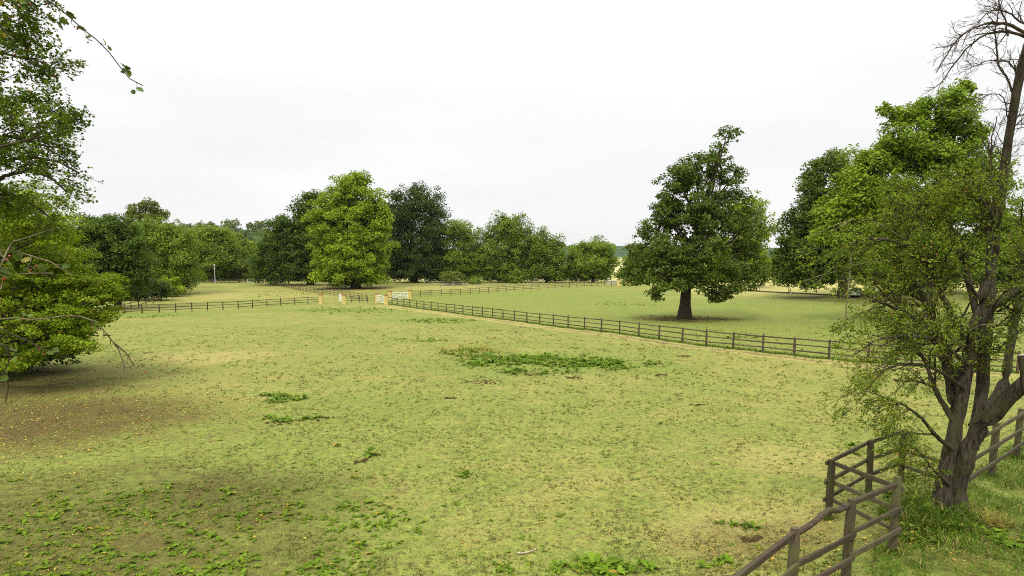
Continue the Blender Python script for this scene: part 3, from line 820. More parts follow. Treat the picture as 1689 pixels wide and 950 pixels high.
# ------------------------------------------------------------------ gate pillars and gates
def box_mesh(name, w, d, z0, z1, bev=.015, top=1.0, mat=None):
    b = bev
    V, F = [], []
    prof = [(w / 2 - b, d / 2 - b, z0), (w / 2, d / 2, z0 + b), (w / 2 * top, d / 2 * top, z1 - b), (w / 2 * top - b, d / 2 * top - b, z1)]
    for (x, y, z) in prof:
        V += [(-x, -y, z), (x, -y, z), (x, y, z), (-x, y, z)]
    for i in range(3):
        for j in range(4):
            F.append((i * 4 + j, i * 4 + (j + 1) % 4, i * 4 + 4 + (j + 1) % 4, i * 4 + 4 + j))
    F += [(3, 2, 1, 0), (12, 13, 14, 15)]
    me = bpy.data.meshes.new(name); me.from_pydata(V, [], F); me.update()
    if mat: me.materials.append(mat)
    return me
ME_SHAFT = box_mesh('shaft', .60, .60, -.2, 1.56, .02, mat=M_PILLAR)
ME_PLINTH = box_mesh('plinth', .68, .68, -.2, .22, .02, mat=M_PILLAR)
ME_COPING = box_mesh('coping', .74, .74, 1.56, 1.66, .02, mat=M_COPING)
ME_CAPTOP = box_mesh('cap', .62, .62, 1.66, 1.78, .03, .7, mat=M_COPING)
def pillar(px, py, label):
    g = G(px, py)
    r = empty('gate_pillar', g, label, 'gate pillar', 'yellow gate pillars', rnd.uniform(-.15, .15))
    for n, m in (('shaft', ME_SHAFT), ('plinth', ME_PLINTH), ('coping', ME_COPING), ('cap', ME_CAPTOP)): link(n, m, r)
    return g
pl_a = pillar(529.7, 501.5, 'yellow pillar at the right end of the left fence, by the open gateway')
pl_b = pillar(567.4, 501.8, 'yellow pillar on the right side of the open gateway, swung-back white gate on it')
pl_c = pillar(621.6, 499.6, 'yellow pillar on the left of the half-shut small white gate')
pl_d = pillar(637.0, 502.3, 'yellow pillar on the right of the half-shut small white gate, end of the long fence')
pl_e = pillar(643.6, 494.5, 'yellow pillar on the left of the closed white five-bar gate with diagonal brace')
pl_f = pillar(676.3, 493.2, 'yellow pillar on the right of the closed white gate, where the back fence starts')
pl_g = pillar(430.8, 467.3, 'yellow far left gate pillar just behind its twin at the pale gate')
pl_h = pillar(436.2, 468.6, 'yellow far left gate pillar nearest the slanting fence')
pl_i = pillar(1019.6, 471.8, 'yellow far right gate pillar touching the white gate')
pl_j = pillar(1040.3, 471.5, 'yellow far right gate pillar standing free beside the paddock oak')

ME_BAR = beam_mesh('bar', 70, rough=.0, nseg=1, mat=M_WHITE); ME_BARG = beam_mesh('bar', 71, rough=.0, nseg=1, mat=M_GREY_GATE)
def gate(label, a, b, me=ME_BAR, height=1.35, brace=True, th=.075, clear=.42, gap=.18, leaf_end=None):
    """five bars, two stiles and a diagonal brace between the hinge end a and the closing end b"""
    a, b = np.array(a, float), np.array(b, float)
    d = nrm(b - a)
    a2 = a + d * clear; b2 = b - d * (clear if leaf_end is None else leaf_end)
    root = empty('five_bar_gate', a2, label, 'gate')
    z = lambda p, h: p + np.array([0, 0, h])
    for p in (a2, b2): place_beam('stile', me, root, z(p, gap - .04), z(p, height + .04), th * 1.3, th * 1.1)
    for k, t in enumerate((0, .2, .42, .68, 1.)):
        h = gap + (height - gap - .05) * t + .03
        place_beam('bar', me, root, z(a2, h), z(b2, h), th * .6, th * (1.5 if k == 4 else 1.15))
    if brace:
        n = np.array([-d[1], d[0], 0]); n = n if n[1] < 0 else -n
        place_beam('brace', me, root, z(a2 + n * .05, gap + .08), z(b2 * .86 + a2 * .14 + n * .05, height - .06), th * .5, th * 1.2)
gate('closed white five-bar gate with a diagonal brace at the head of the right paddock', pl_e, pl_f)
gate('small white gate seen aslant between two yellow pillars at the start of the long fence', pl_c, pl_d)
_q = G(559.6, 497.8)
gate('white gate swung back from the open gateway, seen almost end on', pl_b, _q, leaf_end=0)
gate('worn pale gate at the far left beneath the woodland', pl_g, G(408.5, 468.2), ME_BARG, leaf_end=0)
gate('pale gate at the far right end of the back fence, left of its yellow pillar', pl_i, G(1001, 470.6), ME_BARG, leaf_end=0)
def hurdle():
    a, b = G(882, 469.5), G(896, 470.5)
    r = empty('timber_hurdle', a, 'pale timber hurdle of two tall posts and rails behind the back fence', 'hurdle')
    for p in (a, b): place_beam('post', T_PALE.post[1], r, p, p + np.array([0, 0, 1.75]), .15, .15)
    for h in (.9, 1.5): place_beam('rail', T_PALE.rail[2], r, a + np.array([0, 0, h]), b + np.array([0, 0, h]), .08, .14)
hurdle()

# ------------------------------------------------------------------ lamp post, far left
def lamp_post():
    g = G(355, 467.2)
    r = empty('lamp_post', g, 'thin grey lamp post standing at the far left fence before the wood', 'lamp post')
    pts = np.array([(0, 0, -.2), (0, 0, 1.2), (0, 0, 1.25), (0, 0, 5.0)], float)
    V, Q = tubes(pts[None], np.array([[.10, .10, .065, .05]]), 10); link('pole', mesh_np('pole', V, Q, M_STEEL, True), r)
    link('base', box_mesh('base', .3, .3, -.1, .12, .02, mat=M_STEEL), r)
    link('lantern', box_mesh('lantern', .30, .34, 4.95, 5.25, .04, .6, mat=M_WHITE), r)
    link('sign', box_mesh('sign', .30, .05, 3.9, 4.35, .01, mat=M_WHITE), r)
lamp_post()

# ------------------------------------------------------------------ parked car under the large dark tree
def car():
    g = G(1411, 489.3)
    yaw = R(-38)
    r = empty('parked_car', g, 'silver car parked nose-away in the shade of the large dark tree', 'car', None, yaw)
    Mb = plain_material('silver_paint', (.60, .63, .66), .28, .5, var=.03); Mg = plain_material('car_glass', (.035, .045, .05), .08, var=.1)
    Mk = plain_material('black_rubber', (.02, .02, .02), .8); Mr = plain_material('red_lamp', (.45, .03, .02), .25); My = plain_material('yellow_plate', (.62, .50, .05), .5)
    # side profile (y along the car, rear at -2.1), lofted across with tumblehome
    prof = [(-2.10, .42), (-2.14, .62), (-2.10, .92), (-2.02, 1.02), (-1.72, 1.42), (-1.2, 1.52), (0.1, 1.50), (.55, 1.36), (1.05, 1.00), (1.75, .90), (2.08, .72), (2.12, .45), (1.9, .26), (-1.9, .26)]
    V, F = [], []
    xs = [(-.86, .0), (-.90, .5), (.90, .5), (.86, .0)]
    def w(z): return .90 if z < .95 else .90 - (z - .95) * .36
    rows = []
    for s in (-1, -.92, .92, 1):
        row = []
        for (y, z) in prof:
            k = 1.0 if abs(s) < 1 else .965
            row.append(len(V)); V.append((s * w(z) * 1.0, y * k, .9 + (z - .9) * k))
        rows.append(row)
    n = len(prof)
    for a, b in zip(rows[:-1], rows[1:]):
        for i in range(n): F.append((a[i], b[i], b[(i + 1) % n], a[(i + 1) % n]))
    F.append(tuple(reversed(rows[0]))); F.append(tuple(rows[-1]))
    me = bpy.data.meshes.new('body'); me.from_pydata(V, [], F); me.update(); me.materials.append(Mb); link('body', me, r)
    def panel(name, pts, m, d=.012):
        pts = [Vector(p) for p in pts]; nn = (pts[1] - pts[0]).cross(pts[2] - pts[0]).normalized()
        k = len(pts); V = [p + nn * d for p in pts] + [p - nn * d for p in pts]
        F = [tuple(range(k)), tuple(reversed(range(k, 2 * k)))] + [(i, k + i, k + (i + 1) % k, (i + 1) % k) for i in range(k)]
        me = bpy.data.meshes.new(name); me.from_pydata([tuple(v) for v in V], [], F); me.update(); me.materials.append(m); return link(name, me, r)
    panel('rear_window', [(-.62, -2.015, 1.06), (.62, -2.015, 1.06), (.55, -1.75, 1.39), (-.55, -1.75, 1.39)], Mg)
    panel('windscreen', [(.62, 1.0, 1.05), (-.62, 1.0, 1.05), (-.55, .58, 1.36), (.55, .58, 1.36)], Mg)
    for s in (-1, 1):
        for y0, y1, y2, y3 in ((-1.75, -.95, -.95, -1.55), (-.85, .05, .05, -.85), (.15, .8, .4, .15)):
            q = [(s * .905, y0, .98), (s * .905, y1, .98), (s * .745, y2, 1.40), (s * .745, y3, 1.40)]
            panel('side_window', q if s > 0 else q[::-1], Mg)
        panel('tail_light', [(s * .84, -2.125, .70), (s * .60, -2.14, .70), (s * .60, -2.12, .92), (s * .84, -2.10, .92)], Mr)
        panel('headlight', [(s * .82, 2.09, .68), (s * .5, 2.11, .66), (s * .5, 2.0, .80), (s * .82, 1.96, .80)], M_WHITE)
        for y in (-1.3, 1.35):
            t = np.linspace(0, 2 * math.pi, 17)[:-1]
            V, F = [], []
            for x, rr in ((.66, .24), (.66, .32), (.88, .32), (.915, .28), (.915, .19)):
                for a in t: V.append((s * x, y + rr * math.cos(a), .32 + rr * math.sin(a)))
            for i in range(4):
                for j in range(16): F.append((i * 16 + j, i * 16 + (j + 1) % 16, i * 16 + 16 + (j + 1) % 16, i * 16 + 16 + j))
            F.append(tuple(range(15, -1, -1)))
            me = bpy.data.meshes.new('wheel'); me.from_pydata(V, [], F); me.update(); me.materials.append(Mk); wo = link('wheel', me, r)
            me = bpy.data.meshes.new('rim')
            V = [(s * .905, y + .19 * math.cos(a), .32 + .19 * math.sin(a)) for a in t] + [(s * .93, y, .32)]
            me.from_pydata(V, [], [(j, (j + 1) % 16, 16) for j in range(16)]); me.update(); me.materials.append(M_STEEL); link('rim', me, wo)
    panel('number_plate', [(-.26, -2.135, .66), (.26, -2.135, .66), (.26, -2.13, .78), (-.26, -2.13, .78)], My, .02)
    link('bumper', box_mesh('bumper', 1.76, .16, .34, .58, .04, mat=Mb), r).location = (0, -2.12, 0)
car()

# ------------------------------------------------------------------ near fence with its bay, lower right
def near_fence():
    def gz(x, y): return np.array([x, y, float(ground_h(x, y))])
    Hh, Gg, Ff = gz(3.86, 7.95), gz(5.22, 9.03), gz(6.6, 10.07)
    A, B, C = gz(6.71, 12.36), gz(8.41, 13.8), gz(9.59, 14.5)
    Dp, D, E, E2 = gz(9.0, 12.0), gz(11.33, 13.9), gz(13.0, 15.21), gz(14.8, 16.65)
    H0 = gz(2.47, 6.6)
    root = empty('post_and_rail_fence', Gg, 'near mossy timber fence with a square bay beside the hawthorn trunk', 'fence')
    hts = {}
    def post(p, h, lean=(0, 0), t=T_NEAR):
        top = p + np.array([lean[0], lean[1], h])
        place_beam('post', rnd.choice(t.post), root, p - np.array([0, 0, .4]), top,   .118 * rnd.uniform(.93, 1.07), .11 * rnd.uniform(.93, 1.07))
    post(H0, 1.3); post(Hh, 1.28, (.02, .01)); post(Gg, 1.33, (.03, 0)); post(Ff, 1.36, (.02, .0)); post(A, 1.30, (.02, .03)); post(B, 1.30, (-.02, .02)); post(C, 1.30, (.02, .0))
    post(Dp, 1.28); post(D, 1.30, (.03, 0)); post(E, 1.30, (.02, 0)); post(E2, 1.3)
    def rails(a, b, hs, offs=.0, t=T_NEAR, he=None, sz=(.045, .085), ext=.06):
        d = nrm(b - a); n = np.array([-d[1], d[0], 0]); n = n if n[1] < 0 else -n
        for k, h in enumerate(hs):
            h2 = he[k] if he else h
            place_beam('rail', rnd.choice(t.rail), root, a + n * offs + np.array([0, 0, h]) - d * ext, b + n * offs + np.array([0, 0, h2]) + d * ext, sz[0], sz[1] * rnd.uniform(.9, 1.1))
    # the front line with its bent top rail
    rails(H0, Hh, (1.20,), .0, T_NEARDARK, None, (.065, .085)); rails(H0, Hh, (.80, .42), .085)
    rails(Gg, Ff, (1.26,), .0, T_NEARDARK, (1.10 + .12,), (.065, .085), -.04); rails(Gg, Ff, (.84, .46), .085, T_NEAR, (.82, .42))
    rails(Hh, Gg, (.80, .42), .085, T_NEARDARK, (.78, .40))
    pl = resample([Hh + np.array([0, 0, 1.18]), Hh * .7 + Gg * .3 + np.array([0, 0, 1.22]), Hh * .42 + Gg * .58 + np.array([0, 0, 1.31]), Hh * .25 + Gg * .75 + np.array([0, 0, 1.24]), Gg + np.array([0, 0, 1.24])], 14)
    V, Q = tubes((pl - Gg)[None], np.full((1, 14), .045), 6)
    link('rail', mesh_np('rail', V, Q, M_RAIL_DARK), root)
    # the bay
    rails(Ff, A, (1.14, .76, .38), .085, T_NEAR, (1.22, .80, .42)); rails(A, B, (1.22, .80, .42), -.09); rails(B, C, (1.22, .80, .42), -.09)
    rails(C, Dp, (.78, .40), .06, T_NEAR, (.82, .46))
    rails(Dp, D, (1.2, .80, .40), .09); rails(D, E, (1.22, .80, .40), .09); rails(E, E2, (1.22, .80, .40), .09)
near_fence()

# ------------------------------------------------------------------ branching growth for the near trees
def grow(par, prad, per, t0, length, ang, droop, rng, K=5, rscale=.5, bias=(0, 0, 0), wander=.18, tend=1.0):
    Np, Kp, _ = par.shape
    n = int(Np * per) if per >= 1 else max(1, int(Np * per))
    pi = np.arange(n) % Np
    t = rng.uniform(t0, tend, n) * (Kp - 1)
    i0 = np.minimum(t.astype(int), Kp - 2); f = (t - i0)[:, None]
    b = par[pi, i0] * (1 - f) + par[pi, i0 + 1] * f
    r0 = (prad[pi, i0] * (1 - f[:, 0]) + prad[pi, i0 + 1] * f[:, 0]) * rscale
    tan = nrm(par[pi, i0 + 1] - par[pi, i0])
    rv = rng.normal(size=(n, 3)); perp = nrm(rv - tan * np.sum(rv * tan, 1, keepdims=True))
    a = rng.normal(ang, .22, n)[:, None]
    d = nrm(tan * np.cos(a) + perp * np.sin(a) + np.array(bias))
    L = length * rng.uniform(.55, 1.35, n) * (1.15 - .5 * t / (Kp - 1))
    pts = [b]
    for k in range(K - 1):
        d = nrm(d + rng.normal(size=(n, 3)) * wander + np.array([0, 0, -droop]))
        pts.append(pts[-1] + d * (L / (K - 1))[:, None])
    pts = np.stack(pts, 1)
    rad = np.maximum(r0[:, None] * np.linspace(1, .35, K)[None], .0012)
    return pts, rad

def leaves_on(tw, per, size, rng, off=.6, up=.5, t0=.15):
    n, K, _ = tw.shape
    m = n * per
    i = np.repeat(np.arange(n), per)
    t = rng.uniform(t0, 1, m) * (K - 1); i0 = np.minimum(t.astype(int), K - 2); f = (t - i0)[:, None]
    p = tw[i, i0] * (1 - f) + tw[i, i0 + 1] * f
    tan = nrm(tw[i, i0 + 1] - tw[i, i0])
    ax = nrm(tan * .5 + rng.normal(size=(m, 3)) * .7)
    s = size * rng.uniform(.55, 1.4, m)
    p = p + ax * s[:, None] * off
    nor = nrm(np.array([0, 0, up]) + rng.normal(size=(m, 3)) * .6)
    return p, nor, s, ax

def berries_mesh(name, pts, r, mat, rng):
    u = np.array([(0, 0, 1), (1, 0, 0), (0, 1, 0), (-1, 0, 0), (0, -1, 0), (0, 0, -1)], float)
    f = np.array([(0, 1, 2), (0, 2, 3), (0, 3, 4), (0, 4, 1), (5, 2, 1), (5, 3, 2), (5, 4, 3), (5, 1, 4)])
    rr = r * rng.uniform(.75, 1.2, len(pts))
    V = (pts[:, None] + u[None] * rr[:, None, None]).reshape(-1, 3)
    F = (f[None] + (np.arange(len(pts)) * 6)[:, None, None]).reshape(-1, 3)
    return mesh_np(name, V, F, mat, True)
M_HAW = plain_material('red_haw', (.30, .012, .010), .35, var=.3, scale=20)
M_HAW_OR = plain_material('orange_haw', (.62, .16, .03), .4, var=.3, scale=20)

# --- the many-stemmed hawthorn at the right
def right_hawthorn():
    rng = np.random.default_rng(77)
    base = np.array([8.72, 11.85, 0]); base[2] = float(ground_h(base[0], base[1]))
    root = empty('hawthorn_tree', base, 'near many-stemmed hawthorn with a bare dead top at the right edge', 'tree')
    def pp(*l): return [P(x, y, d) for x, y, d in l]
    stems = [  # polyline in the photo with distances, radii at the ends
        (pp((1552, 862, 11.75), (1556, 800, 11.75), (1564, 750, 11.75), (1578, 695, 11.75), (1590, 627, 11.8), (1602, 555, 11.9), (1618, 500, 12.0), (1640, 430, 12.2)), .155, .07),
        (pp((1578, 862, 11.85), (1582, 800, 11.9), (1592, 750, 11.85), (1612, 712, 11.75), (1650, 668, 11.5), (1700, 625, 11.1), (1760, 560, 10.7)), .165, .12),
        (pp((1600, 740, 12.0), (1612, 690, 12.1), (1619, 630, 12.2), (1624, 570, 12.3), (1630, 500, 12.4), (1638, 400, 12.5), (1650, 320, 12.5), (1664, 230, 12.4), (1680, 140, 12.3), (1700, 60, 12.2), (1720, -60, 12.1)), .135, .055),
        (pp((1608, 705, 12.1), (1622, 682, 12.3), (1654, 638, 12.6), (1667, 570, 12.8), (1684, 486, 12.9), (1704, 400, 13.), (1722, 300, 13.)), .11, .05),
        (pp((1598, 600, 11.8), (1610, 560, 11.7), (1636, 510, 11.5), (1685, 476, 11.3), (1740, 450, 11.1)), .10, .06),
        (pp((1580, 690, 11.9), (1572, 650, 12.1), (1557, 587, 12.3), (1543, 540, 12.5), (1523, 491, 12.6), (1500, 440, 12.7), (1480, 390, 12.7)), .105, .03),
        (pp((1576, 700, 11.7), (1563, 678, 11.8), (1540, 638, 11.9), (1528, 600, 12.0), (1500, 560, 12.0), (1480, 545, 12.0)), .065, .022),
        (pp((1570, 740, 11.6), (1545, 720, 11.4), (1520, 690, 11.2), (1490, 668, 11.0), (1455, 655, 10.9)), .05, .014),
        (pp((1588, 650, 11.9), (1570, 600, 11.8), (1548, 560, 11.6), (1510, 525, 11.5), (1470, 505, 11.4), (1435, 495, 11.4)), .07, .018),
        (pp((1600, 570, 12.0), (1560, 500, 12.0), (1530, 440, 11.9), (1480, 400, 11.8), (1430, 395, 11.8), (1380, 415, 11.8)), .075, .012),
        (pp((1612, 520, 12.1), (1590, 440, 12.2), (1560, 380, 12.2), (1520, 345, 12.2), (1470, 335, 12.2)), .075, .014),
        (pp((1640, 430, 12.2), (1645, 380, 12.0), (1620, 330, 11.9), (1590, 310, 11.8)), .06, .014),
        (pp((1566, 800, 11.65), (1540, 775, 11.4), (1520, 750, 11.2), (1500, 735, 11.1)), .035, .010),
        (pp((1596, 600, 11.7), (1540, 560, 11.1), (1500, 555, 10.9), (1450, 560, 10.8), (1410, 585, 10.7)), .05, .010),
        (pp((1590, 640, 11.7), (1545, 610, 11.2), (1505, 600, 11.0), (1460, 610, 10.8), (1425, 650, 10.7)), .045, .010),
    ]
    PO, RA = [], []
    for k, (pl, ra, rb) in enumerate(stems):
        q = resample(pl, 22)
        s = np.linspace(0, 1, 22)
        rad = ra + (rb - ra) * s ** .8
        if k < 2: rad = rad * (1 + .28 * np.exp(-s * 14))
        wob = 1 + .06 * np.sin(s * 23 + k) + .04 * rng.normal(size=22)
        q[1:] += rng.normal(size=(21, 3)) * ra * .10
        V, Q = tubes((q - base)[None], (rad * wob)[None], 14 if ra > .1 else 8)
        if ra > .1:     # furrowed, lobed section
            A = V.reshape(22, -1, 3); th = np.linspace(0, 2 * math.pi, A.shape[1], endpoint=False)
            A[:] = (q - base)[:, None] + (A - (q - base)[:, None]) * (1 + .13 * np.sin(3 * th + k + s[:, None] * 3) + .07 * np.sin(7 * th + s[:, None] * 9))[..., None]
            V = A.reshape(-1, 3)
        link('stem', mesh_np('stem', V, Q, M_BARK_NEAR, True), root)
        PO.append(q); RA.append(rad)
    # two sawn stubs with pale faces
    for a, b, r in ((P(1697, 645, 11.0), P(1687, 587, 11.2), .085), (P(1583, 625, 11.9), P(1571, 597, 11.8), .09)):
        q = resample([a, (a + b) / 2, b], 6)
        V, Q = tubes((q - base)[None], np.linspace(r * 1.1, r * .92, 6)[None], 12)
        so = link('sawn_stub', mesh_np('sawn_stub', V, Q, M_BARK_NEAR, True), root)
        d = nrm(b - a); u = nrm(np.cross(d, [0, 1, .1])); w = np.cross(d, u); th = np.linspace(0, 2 * math.pi, 13)[:-1]
        ring = [b - base + (u * math.cos(t) + w * math.sin(t)) * r * .90 + d * .004 for t in th]
        ring2 = [b - base + (u * math.cos(t) + w * math.sin(t)) * r * .7 + d * r * .3 for t in th]
        V = np.array(ring + ring2 + [b - base + d * r * .38])
        F = [(j, (j + 1) % 12, 12 + (j + 1) % 12, 12 + j) for j in range(12)] + [(12 + j, 12 + (j + 1) % 12, 24, 24) for j in range(12)]
        me = bpy.data.meshes.new('cut_face'); me.from_pydata([tuple(v) for v in V], [], [f if f[2] != f[3] else f[:3] for f in F]); me.update()
        me.materials.append(plain_material('fresh_cut_wood', (.74, .66, .55), .8, var=.1, scale=10)); link('cut_face', me, so)
    PO = np.array(PO); RA = np.array(RA)
    leafy = [5, 6, 7, 8, 9, 10, 11, 12, 13, 14]
    # boughs of leafy stems, sweeping left and down, and of the main stems
    A1, R1 = grow(PO[leafy], RA[leafy], 8, .25, .95, .7, .07, rng, 7, .6, (-.25, -.05, .02), .12)
    A1b, R1b = grow(PO[[0, 2, 3, 4]], RA[[0, 2, 3, 4]], 11, .5, 1.25, .9, .03, rng, 7, .3, (-.1, -.25, .12), .16, tend=.86)
    A1c, R1c = grow(PO[[8, 9, 10, 11, 5]], RA[[8, 9, 10, 11, 5]], 11, .3, 1.1, .8, .0, rng, 7, .6, (-.15, 0, .22), .16)
    A1b = A1b[A1b[:, -1, 2] < 7.2]; R1b = R1b[:len(A1b)]
    A1 = np.concatenate([A1, A1b, A1c]); R1 = np.concatenate([np.minimum(R1, .03), np.minimum(R1b, .03), np.minimum(R1c, .025)])
    A2, R2 = grow(A1, np.minimum(R1, .018), 10, .12, .46, .7, .05, rng, 5, .5, (0, 0, .04), .2)
    A3, R3 = grow(A2, R2, 5, .15, .20, .75, .04, rng, 4, .55, (0, 0, .03), .25)
    V1 = tubes(A1 - base, R1, 5); V2 = tubes(A2 - base, R2, 4); V3 = tubes(A3 - base, R3 * .8, 3)
    V, Q = join([V1, V2]); tag(link('branches', mesh_np('branches', V, Q, M_TWIG, True), root), kind='stuff')
    tag(link('twigs', mesh_np('twigs', *V3, M_TWIG), root), kind='stuff')
    p, nr, s, ax = leaves_on(A3, 6, .034, rng)
    p2, nr2, s2, ax2 = leaves_on(A2, 4, .036, rng)
    p, nr, s, ax = (np.concatenate(z) for z in ((p, p2), (nr, nr2), (s, s2), (ax, ax2)))
    V, Q = leaf_quads(p - base, nr, s, rng, .75, .12, ax)
    link('crown', mesh_np('crown', V, Q, leafmat('hawright')), root)
    k = rng.choice(len(A3), 170, replace=False)
    tag(link('haws', berries_mesh('haws', A3[k, -1] - base + rng.normal(size=(170, 3)) * .02, .013, M_HAW_OR, rng), root), kind='stuff')
    # the bare dead top, arching over to the left
    dead = [
        (pp((1700, 60, 12.2), (1660, 38, 12.0), (1620, 40, 11.9), (1585, 58, 11.8), (1560, 92, 11.7), (1545, 118, 11.7)), .05),
        (pp((1705, 70, 12.2), (1670, 52, 12.2), (1630, 55, 12.2), (1600, 78, 12.2), (1575, 112, 12.2), (1548, 145, 12.2)), .045),
        (pp((1684, 140, 12.3), (1668, 112, 12.1), (1650, 102, 12.0), (1625, 105, 11.9), (1590, 118, 11.8)), .03),
        (pp((1662, 60, 12.2), (1655, 30, 12.2), (1645, 0, 12.2), (1630, -30, 12.2)), .03),
        (pp((1668, 215, 12.4), (1655, 165, 12.3), (1630, 158, 12.2), (1610, 175, 12.2), (1598, 195, 12.1)), .022),
        (pp((1652, 300, 12.5), (1662, 230, 12.2), (1672, 160, 12.1), (1680, 90, 12.0), (1676, 78, 12.)), .02),
        (pp((1646, 340, 12.5), (1630, 290, 12.3), (1640, 230, 12.2), (1660, 190, 12.2)), .018),
        (pp((1634, 440, 12.5), (1628, 370, 12.4), (1640, 300, 12.3), (1636, 240, 12.3), (1646, 190, 12.3)), .045),
        (pp((1676, 160, 12.3), (1650, 110, 12.4), (1640, 60, 12.4), (1648, 10, 12.4), (1640, -30, 12.4)), .035),
        (pp((1704, 50, 12.2), (1672, 24, 12.1), (1650, 14, 12.0), (1632, 22, 12.0), (1600, 60, 12.0)), .03),
        (pp((1660, 230, 12.4), (1676, 195, 12.3), (1690, 190, 12.2), (1710, 220, 12.2)), .03),
        (pp((1640, 380, 12.5), (1620, 360, 12.3), (1615, 290, 12.2), (1622, 250, 12.2)), .018),
    ]
    D = np.array([resample(l, 16) for l, r in dead]); D[:, 1:] += np.cumsum(rng.normal(size=(len(D), 15, 3)) * .008, axis=1) + rng.normal(size=(len(D), 15, 3)) * .008; DR = np.array([np.linspace(r * .62, r * .16, 16) for l, r in dead])
    D2, DR2 = grow(D, DR, 20, .12, .42, .7, .03, rng, 6, .55, (-.1, 0, .0), .2)
    D3, DR3 = grow(D2, DR2, 5, .2, .17, .7, .03, rng, 4, .6, (0, 0, .02), .25)
    D4, DR4 = grow(PO[[2, 3]], RA[[2, 3]], 16, .45, .6, .85, .0, rng, 6, .16, (-.2, 0, .1), .22)
    V, Q = join([tubes(D - base, DR, 6), tubes(D2 - base, DR2, 4), tubes(D3 - base, np.maximum(DR3, .003), 3), tubes(D4 - base, DR4, 4)])
    tag(link('dead_branches', mesh_np('dead_branches', V, Q, M_BARK_DARK, True), root), kind='stuff')
    # pale lichen-covered sprays reaching out to the left
    pale = [
        (pp((1500, 400, 11.8), (1440, 365, 11.7), (1395, 365, 11.6), (1350, 385, 11.6), (1330, 392, 11.6)), .016),
        (pp((1400, 366, 11.6), (1370, 385, 11.5), (1358, 415, 11.5), (1365, 425, 11.5)), .010),
        (pp((1470, 430, 11.8), (1420, 435, 11.6), (1370, 450, 11.4), (1330, 462, 11.4), (1300, 475, 11.4)), .014),
        (pp((1400, 440, 11.6), (1378, 440, 11.5), (1360, 452, 11.4), (1345, 470, 11.4), (1318, 478, 11.4)), .010),
        (pp((1404, 425, 11.4), (1400, 470, 11.2), (1396, 510, 11.1), (1394, 545, 11.0), (1404, 565, 11.)), .014),
        (pp((1395, 530, 11.1), (1385, 543, 11.), (1370, 545, 11.), (1378, 548, 11.)), .008),
        (pp((1403, 552, 11.0), (1390, 562, 11.0), (1380, 570, 11.)), .007),
        (pp((1600, 545, 11.2), (1620, 535, 11.1), (1638, 537, 11.1), (1650, 522, 11.1), (1668, 508, 11.)), .013),
    ]
    D = np.array([resample(l, 12) for l, r in pale]); DR = np.array([np.linspace(r, r * .4, 12) for l, r in pale])
    D2, DR2 = grow(D, DR, 8, .25, .16, .7, .06, rng, 5, .6, (0, 0, .0), .25)
    V, Q = join([tubes(D - base, DR, 6), tubes(D2 - base, np.maximum(DR2, .0025), 3)])
    tag(link('lichened_branches', mesh_np('lichened_branches', V, Q, M_TWIG_PALE, True), root), kind='stuff')
    p, nr, s, ax = leaves_on(D2[: 8 * 7], 9, .045, rng)
    V, Q = leaf_quads(p - base, nr, s, rng, .75, .12, ax)
    tag(link('spray', mesh_np('spray', V, Q, leafmat('hawright')), root), kind='stuff')
right_hawthorn()

